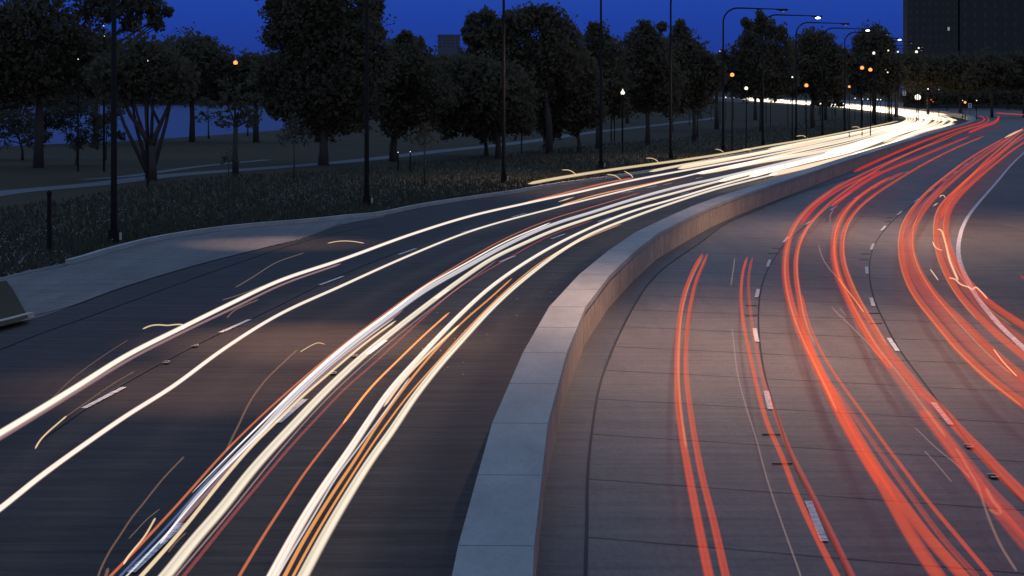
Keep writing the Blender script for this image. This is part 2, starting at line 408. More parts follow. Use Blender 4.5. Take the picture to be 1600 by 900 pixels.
gut_px = [(914, 950), (915, 900), (917, 820), (918, 750), (926, 667), (938, 600), (963, 534), (990, 480), (1013, 444), (1043, 415), (1066, 399), (1100, 376), (1127, 354), (1171, 334), (1238, 306), (1329, 278), (1395, 254), (1440, 237), (1489, 219)]
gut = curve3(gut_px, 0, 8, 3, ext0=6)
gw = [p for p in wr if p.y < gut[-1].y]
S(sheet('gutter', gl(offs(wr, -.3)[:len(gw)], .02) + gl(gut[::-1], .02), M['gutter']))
def ribbon(name, W, wd, m, parent, z, cat=None):
    a, b_ = offs(W, -wd/2, z), offs(W, wd/2, z); nn = len(W)
    return mesh(name, a + b_, [(i, nn+i, nn+i+1, i+1) for i in range(nn-1)], m, parent)
ribbon('seam', gut, .05, M['seam'], roadR, .03)
RL1 = [(1340, 950), (1326, 900), (1309, 863), (1269, 780), (1239, 723), (1213, 647), (1198, 600), (1191, 566), (1187, 536), (1185, 487), (1189, 451), (1198, 424), (1209, 404), (1228, 380), (1262, 350)]
RL2 = [(1700, 872), (1600, 787), (1560, 744), (1529, 709), (1518, 698), (1476, 642), (1436, 589), (1400, 539), (1380, 500), (1369, 478), (1361, 451), (1358, 420), (1362, 391), (1378, 364), (1398, 342), (1425, 320), (1456, 299), (1491, 272)]
for P in (RL1, RL2): ribbon('seam', curve3(P, 0, 8, 3), .045, M['seam'], roadR, .02)
ribbon('edge_line', edge, .17, M['paint'], roadR, .03)
LS1 = [(0, 547), (60, 523), (117, 503), (200, 473), (290, 440), (367, 413), (467, 380), (533, 363), (600, 349)]
LS2 = [(43, 497), (100, 483), (183, 453), (300, 417), (417, 387), (480, 371), (533, 350)]
LS3 = [(60, 690), (193, 601), (300, 543), (417, 487), (533, 430), (622, 394)]
for P, wd in ((LS1, .06), (LS2, .06), (LS3, .08)): ribbon('seam', curve3(P, 0, 8, 3, ext0=0), wd, M['seam'], roadL, .03)
# lane dashes: (x0,y0,x1,y1) in the photo, unprojected to the pavement
dR = [(1263, 786, 1288, 849), (1197, 613, 1204, 642), (1179, 515, 1183, 536), (1185, 453, 1182, 466), (1203, 407, 1199, 418), (1232, 371, 1224, 380), (1267, 346, 1259, 352), (1308, 323, 1297, 329.5), (1341, 307.5, 1334, 311.5), (1372, 291.5, 1364, 295.5), (1397, 279.5, 1391, 282.5), (1419, 268.5, 1413, 271.5), (1438, 259, 1433, 261.5), (1455, 250.5, 1451, 252.5), (1470, 244, 1466, 246), (1492, 233.5, 1488, 235.5),
      (1458, 631, 1486, 666), (1389, 530, 1403, 551), (1361, 467, 1365, 480), (1354, 418, 1355, 429), (1365, 382, 1361, 391), (1384, 354, 1377, 361), (1409, 331, 1402, 337), (1436, 311, 1428, 317), (1459, 296, 1452, 300), (1479, 280, 1473, 284), (1495, 268, 1490, 271.5), (1511, 256, 1507, 259), (1524, 246, 1521, 248.5), (1562, 221, 1559, 223)]
dL = [(205, 898, 284, 821), (435, 663, 477, 626), (575, 555, 602, 534), (681, 468, 701, 454), (780, 411, 805, 401), (861, 374.5, 883, 366.5), (934, 347.5, 955, 341), (1003, 324, 1020, 319.5), (1063, 305, 1077, 301), (1171, 281, 1182, 278.5),
      (131, 640, 194, 607), (345, 521, 390, 501), (500, 446.5, 536, 433), (623, 399, 650, 389.5), (722, 364.5, 750, 357), (800, 340, 822, 334), (971, 303, 989, 299.5), (1011, 294.5, 1026, 291), (1036, 289.5, 1050, 287), (1087, 280, 1097, 278)]
def dash(a, road, wd=.13):
    p, q = un(a[0], a[1]), un(a[2], a[3]); ribbon('lane_dash', [p, (p + q) / 2, q], wd, M['paint'], road, .034)
for a in dR: dash(a, roadR, .115)
for a in dL: dash(a, roadL, .12)
# small reflector frames beside the dashes (pavement markers)
def marker(px, py, road):
    p = un(px, py); mb = MB(); mb.box((p.x, p.y, .035), (.13, .26, .012))
    o = mb.build('pavement_marker', M['seam'], road); 
    mb = MB()
    for sx, sy, dx, dy in ((0, .13, .13, .05), (0, -.13, .13, .05), (.06, 0, .012, .26)): mb.box((p.x + sx, p.y + sy, .056), (dx, dy, .012))
    mb.build('marker_rim', M['paleplate'], o)
for q in [(1514, 701), (1552, 748), (554, 559), (521, 586), (305, 543), (260, 569)]: marker(*q, roadR if q[0] > 900 else roadL)
for q in [(1233, 727), (1215, 681), (1180, 479), (1180, 495), (1355, 407), (1357, 398), (1371, 491), (1375, 507), (1390, 347), (1394, 341), (1212, 397), (1218, 389)]:
    p = un(*q); MB().box((p.x - .12, p.y, .03), (.34, .06, .014)).build('joint_patch', M['seam'], roadR)
# path in the park
path_px = [(-60, 312), (0, 302), (85, 294), (170, 286), (240, 277), (320, 270), (430, 262), (550, 252), (640, 242), (700, 235), (760, 229), (850, 218), (900, 210), (980, 201), (1040, 194), (1075, 190), (1120, 184)]
pc = curve3(path_px, 0, 10, 3)
S(ribbon('path', pc, 2.6, M['path'], None, .02))
p2 = curve3([(130, 281), (190, 277), (230, 272), (300, 262), (420, 250)], 0, 10, 2)
S(ribbon('path', p2, 1.2, M['path'], None, .03))

# kerb
def prism(name, W, wd, z0, z1, m, parent=None, dz=0):
    a, b_ = offs(W, 0, z0), offs(W, 0, z1); c_, d_ = offs(W, -wd, z1), offs(W, -wd, z0); nn = len(W)
    vs = a + b_ + c_ + d_; fs = []
    for i in range(nn-1):
        for k in range(4):
            k2 = (k+1) % 4; fs.append((k*nn+i, k*nn+i+1, k2*nn+i+1, k2*nn+i))
    fs += [(0, nn, 2*nn, 3*nn), (nn-1, 4*nn-1, 3*nn-1, 2*nn-1)]
    return mesh(name, vs, fs, m, parent)
kk = [p for p in kerb if p.x > un(112, 413).x or p.y > 90]
S(sheet('pavement', [un(x, y, .02) for x, y in [(-160, 412), (0, 396), (60, 392), (96, 391), (127, 409), (85, 419), (43, 427), (8, 436), (-160, 476)]], M['ramp'], z=.03))
kb = prism('kerb', resample(kk, 2.2), .2, -.05, .2, M['kerb']); S(kb)
# traffic island with the notched kerb at the far left
isl = [(10, 438), (20, 452), (45, 497), (20, 504), (0, 509), (-40, 518), (-200, 560), (-260, 500), (-40, 446)]
il = [un(x, y, .15) for x, y in isl]
isle = S(sheet('traffic_island', il, M['grass'], z=.15))
ring = [un(x, y, 0) for x, y in [(10, 438), (20, 452), (45, 497), (20, 504), (0, 509), (-40, 518), (-200, 560)]]
S(prism('kerb', ring[2:], .16, -.05, .17, M['kerb'], None))

# median wall
wall = empty('median_wall', (wr[0].x, wr[0].y, 0)); tag(wall, 'long curving concrete median wall with a pale flat top between the two carriageways', 'wall')
off = Vector((-wr[0].x, -wr[0].y, 0))
def joined(name, xl, xr, z0, z1, m):
    nn = len(xl); vs = [p + off for p in gl(xr, z0) + gl(xr, z1) + gl(xl, z1) + gl(xl, z0)]; fs = []
    for i in range(nn-1):
        for k in range(4):
            k2 = (k+1) % 4; fs.append((k*nn+i, k*nn+i+1, k2*nn+i+1, k2*nn+i))
    fs += [(0, nn, 2*nn, 3*nn), (nn-1, 4*nn-1, 3*nn-1, 2*nn-1)]
    return mesh(name, vs, fs, m, wall)
joined('coping', wl, wr, WT - .14, WT, M['cap'])
joined('wall_body', offs(wr, -WW + .04), offs(wr, -.04), 0, WT - .14, M['wallface'])
mb = MB(); mc = MB()
for i in range(2, len(wr) - 1, 2):
    t = (wr[i+1] - wr[i-1]).normalized(); a = math.atan2(t.y, t.x); p = wr[i] + off
    mb.box((p.x - t.y*WW/2 , p.y + t.x*WW/2, WT + .001), (.014, WW - .01, .006), a)
    q = p + Vector((-t.y, t.x, 0)) * .05
    mc.box((q.x, q.y, .43), (.010, .024, .86), a)
mb.build('coping_joints', M['joint'], wall); mc.build('face_joints', M['joint'], wall)

# ------------------------------------------------------------------ light trails
def far(t):
    a = [(1400, 196), (1422, 190), (1430, 186), (1425, 182.5), (1405, 178), (1380, 175), (1350, 171), (1325, 168), (1280, 164), (1230, 160.5), (1166, 156.5)]
    b_ = [(1440, 203), (1470, 196), (1488, 189.5), (1480, 184), (1440, 177), (1400, 172), (1355, 165.5), (1330, 163.5), (1280, 160), (1230, 157.5), (1166, 154.5)]
    return [(p[0]*(1-t) + q[0]*t, p[1]*(1-t) + q[1]*t) for p, q in zip(a, b_)]
GW, GR, GS, GO = 'oncoming headlight trails', 'receding tail light trails', 'stray light squiggles', 'amber and orange side trails'
def trail(label, P, m, wpx, yref, z=.65, group=None, ext0=0, ext1=0, grow=0, fade0=0, cat='light trail', name='light_trail', taper=True, smooth=4, step=8):
    W = curve3(P, z, step, smooth, ext0, ext1)
    wm = wpx * (1.14 if m in ('white', 'whitewarm', 'cool') else 1) * (CH - z) / (yref - HY)
    vs = []; uv = []; n = 10; fs = []; L = 0
    rads = []
    for i, p in enumerate(W):
        g = 1 + max(0, p.y - 90) * grow / 100
        if fade0: g *= min(1, .12 + i / fade0)
        rads.append(min(.5, wm / 2 * g))
    if taper:
        if not ext0: rads[0] *= .25; 
        if not ext1: rads[-1] *= .25
    for i, p in enumerate(W):
        t = (W[min(i+1, len(W)-1)] - W[max(i-1, 0)]).normalized()
        a = Vector((t.y, -t.x, 0)).normalized(); c = a.cross(t)
        if i: L += (W[i] - W[i-1]).length
        for k in range(n + 1):
            an = 2*math.pi*k/n
            vs.append(p + a*(rads[i]*math.cos(an)) + c*(rads[i]*.8*math.sin(an))); uv.append((L, k/n))
    for i in range(len(W)-1):
        for k in range(n):
            fs.append((i*(n+1)+k, i*(n+1)+k+1, (i+1)*(n+1)+k+1, (i+1)*(n+1)+k))
    base = Vector((W[0].x, W[0].y, 0))
    o = mesh(name, [v - base for v in vs], fs, T[m], None, uv, smooth=True); o.location = base
    tag(o, label, cat, group); return o
E = 8  # metres beyond the frame
trail('thick white headlight trail nearest the left kerb, leaving at the left edge', [(-60, 713), (0, 677), (60, 641), (133, 596), (190, 560), (290, 509), (357, 476), (433, 440), (533, 406), (643, 366), (733, 338), (820, 318), (900, 301), (971, 285), (1060, 268), (1127, 256), (1171, 248), (1260, 229.5), (1329, 215)] + far(.08), 'white', 11, 596, group=GW, ext0=E, grow=.5)
trail('faint dull pinkish band under the leftmost white trail', [(-60, 721), (0, 685.5), (133, 604), (200, 563), (290, 517), (370, 479), (433, 448), (533, 412)], 'pink', 7, 596, .6, group=GO, ext0=E)
trail('second white headlight trail from the left, thinner, crossing the white lane dashes', [(-60, 838), (0, 795), (60, 747), (133, 694), (200, 648), (267, 606), (350, 545), (433, 493), (533, 447), (633, 402), (733, 362), (866, 325), (971, 299), (1060, 278), (1127, 262), (1260, 237.5), (1329, 222)] + far(.25), 'white', 9.5, 694, group=GW, ext0=E, grow=.62)
trail('orange trail along the left edge of the middle white bundle', [(130, 943), (173, 900), (267, 800), (367, 690), (460, 603), (549, 529), (605, 487), (660, 448), (727, 407), (793, 371), (860, 343), (930, 322), (1000, 301)], 'orange', 4.5, 700, .75, group=GO, ext0=E)
trail('blue thread beside the orange edge of the middle bundle', [(145, 945), (188, 900), (270, 813), (350, 722), (425, 645), (500, 577), (549, 535), (610, 491), (660, 455)], 'blue', 4, 700, .7, group=GO, ext0=E)
trail('second blue white thread inside the middle bundle', [(153, 945), (198, 900), (257, 838), (350, 733), (420, 665), (500, 586), (560, 537), (616, 497)], 'cool', 2.6, 733, .66, group=GO, ext0=E)
trail('white headlight trail down the middle bundle below its orange edge', [(250, 850), (300, 785), (360, 722), (410, 671), (460, 617), (549, 538), (610, 492), (660, 456), (727, 418), (793, 382), (860, 352), (927, 331), (971, 317), (1060, 292), (1120, 279), (1171, 267), (1260, 246), (1329, 230.5)] + far(.45), 'cool', 9, 456, group=GW, grow=.68, fade0=60)
trail('white strand next to the orange edge of the middle bundle', [(300, 770), (367, 702), (420, 650), (460, 610), (549, 532), (610, 487), (660, 450), (727, 412), (793, 376), (860, 348)], 'white', 4.5, 532, group=GW, fade0=40)
trail('dull pink strand ending beside the middle bundle', [(250, 850), (310, 785), (369, 720), (435, 650), (500, 590), (560, 540), (600, 507), (630, 484)], 'pink', 6, 650, .6, group=GO)
trail('narrow cream trail ending in a round tip inside the middle bundle', [(180, 945), (221, 900), (283, 830), (350, 747), (400, 690), (433, 658), (473, 619), (516, 582), (571, 536), (619, 501)], 'cream', 6.5, 700, .62, group=GW, ext0=E)
trail('wide cream headlight trail on the right side of the middle bundle', [(215, 950), (259, 900), (305, 843), (350, 791), (394, 735), (425, 700), (455, 668), (504, 616), (571, 553), (620, 513), (660, 482), (716, 440), (771, 403), (815, 382), (860, 362), (927, 339), (990, 319), (1060, 300), (1127, 282), (1260, 250), (1329, 234)] + far(.6), 'whitewarm', 16, 720, group=GW, ext0=E, grow=.3)
trail('pale pink thread along the right side of the wide cream trail', [(232, 950), (275, 900), (362, 797), (436, 706), (512, 622), (579, 560), (668, 487), (724, 444), (776, 407)], 'pink', 3, 700, .55, group=GO, ext0=E)
trail('thin dark red trail right of the wide cream trail', [(240, 955), (287, 900), (350, 822), (403, 758), (452, 700), (500, 648), (527, 619), (593, 560), (660, 498), (716, 450), (780, 412), (860, 368), (927, 344)], 'darkred', 4.5, 600, .8, group=GO, ext0=E)
trail('lone orange trail ending in a tip above the gap between the two bundles', [(340, 958), (374, 900), (417, 829), (445, 786), (474, 742), (505, 701), (536, 662), (580, 605), (622, 563), (660, 526), (703, 488)], 'orange', 5, 740, .8, group=GO, ext0=E)
trail('bright amber core on the upper end of the lone orange trail', [(536, 662), (580, 605), (622, 563), (660, 526), (702, 488)], 'amber', 4.4, 600, .8, group=GO)
trail('white headlight trail leading the right hand bundle', [(392, 960), (425, 900), (455, 845), (483, 797), (515, 748), (548, 701), (569, 669), (613, 606), (655, 559), (695, 516), (727, 484), (760, 454), (800, 424), (851, 392), (916, 359), (971, 336), (1060, 309), (1127, 289), (1171, 277), (1260, 254), (1329, 237)] + far(.8), 'white', 12.5, 700, group=GW, ext0=E, grow=.5)
trail('blue thread between the white and amber trails of the right bundle', [(402, 960), (434, 900), (494, 799), (524, 748), (558, 702), (600, 645), (640, 590)], 'cool', 3, 740, .6, group=GO, ext0=E)
trail('amber orange trail in the middle of the right bundle', [(412, 960), (445, 900), (468, 856), (494, 812), (527, 760), (550, 726), (591, 662), (630, 608), (669, 560), (727, 499), (760, 471), (800, 435)], 'amber', 6.5, 760, .75, group=GO, ext0=E)
trail('short cream strand ending in a tip inside the right bundle', [(600, 635), (630, 594), (660, 562), (690, 533), (717, 508)], 'cream', 4.5, 560, .65, group=GO)
trail('second orange trail of the right bundle beside the cream headlight', [(427, 960), (458, 900), (500, 824), (539, 760), (600, 668), (640, 615), (680, 570), (733, 511), (793, 452), (855, 403), (916, 372), (971, 350)], 'amber', 4.6, 760, .7, group=GO, ext0=E)
trail('wide cream headlight trail nearest the median wall', [(440, 965), (474, 900), (510, 833), (550, 765), (580, 718), (613, 672), (645, 624), (680, 579), (727, 526), (760, 490), (793, 458), (825, 431), (860, 404), (916, 369), (971, 346), (1060, 314), (1127, 293), (1171, 282), (1215, 271)], 'whitewarm', 13.5, 700, group=GW, ext0=E, grow=.2)
trail('high cream trail of a tall vehicle starting over the kerb', [(826, 287), (860, 280.5), (927, 269.5), (993, 260), (1060, 251), (1133, 240), (1193, 229), (1260, 218), (1340, 202.5), (1384, 193.5), (1404, 189)], 'cream', 6, 260, 1.6, group=GW)
trail('second high cream trail just below the tall vehicle trail', [(1015, 268), (1060, 259), (1160, 243), (1260, 223), (1340, 207), (1390, 196)], 'cream', 5.5, 250, 1.3, group=GW)
trail('red orange strand over the leftmost white trail near the kerb', [(821, 317), (860, 307), (900, 297), (950, 285), (990, 278)], 'orange', 4, 305, .8, group=GO)
trail('short cream streak between the two left white trails', [(873, 315), (885, 311), (897, 308)], 'spark', 3, 311, .7, group=GO)
trail('pale orange strand between the two left white trails farther on', [(876, 321), (930, 305), (1000, 290), (1060, 277)], 'amber', 3, 300, .6, group=GO)
extra = [('broad white glare trail along the far kerb side of the oncoming lanes', [(1060, 263), (1127, 251), (1193, 238.5), (1260, 226), (1330, 211)], .0, 'whitefar', 6),
 ('white far trail starting by the fourth lane dash', [(1090, 271), (1127, 265), (1193, 249), (1260, 233), (1330, 218)], .15, 'whitefar', 6),
 ('white far trail in the second oncoming lane', [(1140, 262), (1193, 252), (1260, 241), (1330, 226)], .35, 'whitefar', 6.5),
 ('cream far trail with a blunt start in the third oncoming lane', [(1125, 283), (1171, 271), (1215, 261), (1260, 250), (1330, 232)], .55, 'whitefar', 6),
 ('white far trail starting above the median glow', [(1172, 275), (1215, 263), (1260, 252), (1330, 236)], .7, 'whitefar', 7.5),
 ('bright far trail nearest the median wall top', [(1203, 273), (1240, 265), (1290, 253), (1340, 240), (1395, 223)], .95, 'whitefar', 8),
 ('thin cream far trail under the pole bases', [(1200, 233), (1260, 221), (1330, 208), (1385, 197)], -.08, 'whitewarm', 4),
 ('white glare trail beginning halfway to the bend', [(1290, 239), (1330, 228), (1380, 214)], .5, 'whitefar', 7),
 ('cream glare trail beginning close to the bend', [(1335, 224), (1365, 217), (1395, 209)], .3, 'whitefar', 6),
 ('outermost cream glare trail before the bend', [(1330, 243), (1380, 229), (1420, 214)], 1.15, 'whitewarm', 7)]
for lb, P, t, m, wd in extra: trail(lb, P + far(t), m, wd, 240, group=GW, grow=.12)
for lb, P, m, wd, y in [
 ('straight white trail ending in a tip past the bend, uppermost of three', [(1335, 164.2), (1400, 169.5), (1440, 174.5), (1479, 179)], 'whitefar', 3.2, 175),
 ('straight white trail ending in a bright round tip past the bend', [(1360, 167), (1400, 173), (1440, 179.5), (1470, 184.5), (1495, 188)], 'whitefar', 4.6, 182),
 ('short white trail ending just below the bright tip at the bend', [(1400, 178), (1440, 184), (1482, 189)], 'whitefar', 3.5, 184),
 ('white far trail seen through the row of pole bases', [(1331, 166.5), (1365, 168.5), (1400, 173), (1440, 182)], 'whitefar', 7, 170),
 ('cream low trail fading towards the end of the median', [(1380, 222), (1420, 210), (1460, 200), (1492, 193)], 'cream', 5, 205),
 ('faint amber trail beside the far end of the median', [(1340, 246), (1400, 226), (1450, 208), (1480, 200)], 'amber', 3, 215)]:
    trail(lb, P, m, wd, y, group=GW, step=5)
for lb, x0, x1, y0, y1, wd in [('first short distant white streak between the trunks beyond the park', 1158, 1168, 153.8, 154.2, 3.6), ('second distant white streak beyond the park, broken by trunks', 1169, 1193, 154.3, 155.8, 4.4), ('long distant white streak between two poles beyond the park', 1195.5, 1228, 156, 158.3, 5), ('distant white streak right of the long one beyond the park', 1231, 1245, 158, 159.2, 4.6), ('small distant cream streak at the end of the far row', 1247, 1254, 159.6, 160.2, 2.4), ('distant cream streak between the dark trees left of the curved pole', 1051, 1066, 147.6, 148.8, 4), ('small dim cream streak left of the distant one', 1027, 1037, 146.2, 146.6, 2.2), ('thin cream streak on the far carriageway under the star lamp', 1461, 1472, 163.8, 164.6, 1.6)]:
    Y = 900; z = CH - (y0 - HY) / F * Y
    pts = [at(x0, y0, Y), at((x0+x1)/2, (y0+y1)/2, Y + 3), at(x1, y1, Y)]
    r = wd / 2 / F * Y; nn = 9; W = [pts[0].lerp(pts[2], i/(nn-1)) for i in range(nn)]
    W = [p + Vector((0, rnd.uniform(-2, 2), rnd.uniform(-.15, .15))) for p in W]
    rr = [r*.4] + [r*rnd.uniform(.8, 1.1) for _ in W[1:-1]] + [r*.4]
    o = MB().tube(W, rr, 8).build('light_trail', M['g_white'], None, True); tag(o, lb, 'light trail', 'distant headlight streaks')

ZR = .85
def rtrail(lb, P, m, w_, y, **k): trail(lb, P, m, w_*(1.28 if max(q[0] for q in P) > 1595 else 1.1 if P[0][0] < 1200 else 1.15), y, ZR, group=GR, **k)
rtrail('leftmost red tail light trail starting in the open lane beside the median', [(1098, 396), (1091, 407), (1076, 440), (1068, 463), (1064, 484), (1060, 524), (1058, 580), (1060, 636), (1067, 687), (1076, 738), (1092, 822), (1108, 900), (1120, 950)], 'red', 9, 560, ext1=E)
rtrail('red tail light trail close beside the leftmost one', [(1106, 396), (1100, 410), (1087, 440), (1079, 478), (1073, 524), (1072, 580), (1077, 629), (1086, 688), (1096, 740), (1116, 820), (1134, 900), (1146, 950)], 'red', 7.5, 560, ext1=E)
rtrail('third red trail from the left crossing its lane', [(1168, 401), (1162, 417), (1159, 436), (1158, 473), (1163, 513), (1171, 551), (1177, 580), (1189, 629), (1200, 666), (1217, 702), (1244, 771), (1273, 833), (1307, 900), (1333, 950)], 'red', 6.5, 560, ext1=E)
rtrail('fourth red trail from the left passing over the white lane dash', [(1176, 402), (1171, 419), (1169, 436), (1171, 473), (1176, 513), (1184, 555), (1195, 604), (1207, 634), (1231, 698), (1264, 764), (1293, 822), (1331, 900), (1355, 948)], 'redsoft', 6.5, 560, ext1=E)
UP3 = [(1563, 182), (1562, 186), (1556, 189.5), (1530, 197), (1507, 204), (1467, 222), (1440, 231), (1400, 250), (1373, 263), (1336, 276)]
rtrail('broad red trail forming the left side of the second lane bundle', [(1540, 181), (1552, 184), (1551, 188), (1535, 194), (1496, 206), (1449, 227), (1400, 248), (1350, 271), (1320, 286), (1292, 303), (1260, 329), (1239, 358), (1230, 389), (1228, 424), (1233, 460), (1245, 500), (1264, 546), (1289, 597), (1311, 643), (1342, 698), (1378, 757), (1400, 797), (1433, 853), (1464, 898), (1500, 950)], 'red', 13, 560, ext1=E)
rtrail('outer thin red strand on the left of the second lane bundle', [(1320, 283), (1294, 299), (1257, 328), (1235, 358), (1226, 389), (1223, 424), (1228, 460), (1239, 500), (1257, 544), (1282, 596), (1304, 642), (1336, 698), (1372, 757)], 'redsoft', 6, 500)
rtrail('red trail on the right side of the second lane bundle', UP3[:-1] + [(1352, 277), (1331, 291), (1289, 324), (1258, 360), (1246, 389), (1243, 424), (1248, 460), (1254, 498), (1266, 541), (1285, 584), (1312, 632), (1345, 690), (1372, 734), (1400, 772), (1444, 832), (1502, 898)], 'red', 8.5, 460, ext1=E)
rtrail('slim red trail splitting off to the right of the second lane bundle', [(1253, 460), (1262, 500), (1275, 533), (1300, 578), (1333, 625), (1362, 665), (1386, 699), (1400, 717), (1444, 776), (1500, 843), (1547, 899), (1590, 950)], 'red', 5.5, 650, ext1=E)
rtrail('soft wide red haze between the split strands near the bottom', [(1300, 600), (1345, 665), (1386, 722), (1420, 770), (1480, 850), (1530, 905)], 'redsoft', 9, 760)
rtrail('red trail ending in a blunt tip left of the far lane dashes', [(1515, 213), (1480, 227), (1440, 244), (1400, 260), (1372, 272), (1348, 286), (1324, 303), (1300, 322)], 'redfar', 6, 280)
rtrail('pinkish red strand ending short by the far median', [(1376, 267), (1345, 279), (1308, 298), (1272, 324), (1252, 350)], 'redfar', 5, 300)
rtrail('red trail bending sharply at the top beside the far median end', [(1528, 180.5), (1541, 182), (1548, 185), (1540, 189), (1500, 200), (1460, 214), (1410, 234), (1370, 252), (1335, 268)], 'redfar', 4.5, 230)
rtrail('pink red strand under the sharp bend of the far tail lights', [(1514, 207), (1540, 196.5), (1560, 189), (1564, 184), (1560, 180.5)], 'redfar', 4, 195, step=4)
rtrail('red trail on the left of the third lane bundle', [(1413, 269), (1390, 279), (1364, 292), (1335, 313), (1318, 328), (1305, 356), (1302, 389), (1306, 420), (1322, 460), (1342, 500), (1366, 540), (1402, 585), (1438, 633), (1475, 683), (1500, 715), (1540, 765), (1600, 827)], 'redsoft', 14, 500, ext1=E)
rtrail('brighter inner strand on the left of the third lane bundle', [(1390, 277), (1364, 291), (1338, 312), (1316, 340), (1306, 368), (1303, 395), (1308, 424), (1323, 460), (1340, 496), (1362, 534), (1392, 575)], 'red', 7, 420)
rtrail('red trail on the right of the third lane bundle running out to a dotted tip', [(1538, 212.5), (1489, 233), (1444, 256), (1402, 281), (1368, 303), (1343, 323), (1323, 349), (1315, 378), (1317, 407), (1328, 442), (1344, 476), (1362, 506), (1382, 540), (1412, 578), (1440, 612), (1470, 640), (1502, 675), (1527, 700), (1567, 742), (1600, 774), (1650, 820)], 'red', 8, 420, ext1=E)
rtrail('faint wide red veil low in the third lane', [(1440, 640), (1480, 690), (1515, 740), (1560, 800), (1610, 860)], 'redsoft', 18, 760)
rtrail('left red trail of the fourth lane bundle', [(1569, 216), (1540, 232), (1511, 250), (1483, 272), (1456, 293), (1428, 324), (1412, 349), (1407, 384), (1412, 420), (1425, 453), (1460, 500), (1500, 548), (1545, 590), (1600, 632), (1650, 668)], 'red', 10, 460, ext1=E)
rtrail('middle red trail of the fourth lane bundle', [(1582, 212), (1550, 230), (1511, 258), (1480, 281), (1460, 303), (1436, 325), (1419, 352), (1415, 384), (1421, 418), (1438, 449), (1476, 496), (1520, 543), (1560, 579), (1610, 618)], 'redsoft', 11, 420, ext1=E)
rtrail('right red trail of the fourth lane bundle', [(1600, 199), (1591, 205), (1556, 231), (1511, 264), (1478, 292), (1455, 314), (1439, 336), (1427, 358), (1423, 382), (1429, 409), (1446, 441), (1473, 475), (1508, 508), (1545, 545), (1600, 592), (1650, 630)], 'red', 11, 460, ext0=0, ext1=E)
rtrail('bright orange tipped strand high in the fourth lane bundle', [(1598, 202), (1588, 206), (1570, 215)], 'spark', 3.4, 210)
rtrail('left red trail of the outermost bundle by the white edge line', [(1640, 192), (1600, 208), (1569, 234), (1524, 270), (1485, 305), (1466, 326), (1462, 350), (1464, 384), (1475, 418), (1497, 458), (1532, 498), (1562, 526), (1600, 556), (1640, 588)], 'red', 9, 420, ext1=E)
rtrail('middle red trail of the outermost bundle', [(1640, 197), (1600, 214), (1540, 262), (1504, 296), (1480, 318), (1470, 345), (1473, 378), (1483, 408), (1505, 445), (1535, 482), (1570, 512), (1620, 550)], 'redsoft', 11, 420, ext1=E)
rtrail('right red trail of the outermost bundle lying over the edge line', [(1640, 202), (1600, 222), (1556, 255), (1520, 286), (1496, 310), (1482, 330), (1477, 352), (1482, 384), (1494, 411), (1518, 447), (1548, 475), (1582, 498), (1620, 522)], 'red', 9, 420, ext1=E)
rtrail('thin outermost red strand left of the far white edge line', [(1620, 192), (1600, 202), (1575, 222), (1540, 252), (1515, 278), (1495, 298), (1480, 318), (1470, 340)], 'red', 4, 260)
rtrail('tiny red streak at the right edge of the dark shoulder', [(1594, 430), (1604, 438), (1630, 458)], 'redfar', 4, 432)
trail('distant red streak on the far ramp at the right edge', [(1556, 176.5), (1580, 178), (1640, 182)], 'redfar', 2.4, 178, 1.0, group=GR, step=4)

ST = [('fine orange strand along the left edge of the fourth lane bundle', [(1502, 256), (1456, 292), (1425, 324), (1408, 352), (1403, 384), (1408, 420), (1421, 453), (1456, 500), (1496, 548), (1540, 590), (1596, 634)]),
 ('fine orange strand inside the fourth lane bundle', [(1474, 290), (1445, 318), (1429, 345), (1424, 376), (1430, 407), (1450, 446), (1490, 496), (1530, 540), (1580, 585)]),
 ('fine orange strand along the left edge of the outermost bundle', [(1530, 262), (1487, 302), (1466, 322), (1458, 350), (1460, 384), (1470, 418), (1492, 458), (1527, 500)]),
 ('fine orange strand inside the outermost bundle', [(1512, 288), (1489, 310), (1474, 338), (1476, 376), (1488, 410), (1511, 446), (1542, 480), (1580, 508)]),
 ('fine orange strand in the left red band of the second lane', [(1300, 298), (1262, 327), (1239, 358), (1229, 389), (1226, 424), (1231, 460), (1242, 500), (1261, 544), (1286, 596), (1308, 642)]),
 ('fine orange strand in the right red band of the second lane', [(1331, 300), (1291, 325), (1260, 358), (1247, 389), (1245, 424), (1250, 460), (1258, 500), (1274, 540)]),
 ('fine orange strand down the third lane bundle', [(1345, 304), (1322, 326), (1306, 356), (1303, 389), (1307, 420), (1324, 460), (1345, 500), (1369, 540), (1405, 585), (1441, 633), (1478, 683)]),
 ('second fine orange strand down the third lane bundle', [(1370, 303), (1345, 322), (1325, 349), (1317, 378), (1319, 407), (1331, 442), (1348, 476), (1366, 506), (1386, 540)]),
 ('fine orange strand in the left tail light pair beside the median', [(1100, 398), (1080, 436), (1067, 480), (1061, 530), (1060, 580), (1064, 640), (1072, 700)])]
for lb, P in ST: trail(lb, P, 'strand', 3, 450, ZR + .12, group='fine orange strands in the red bundles')

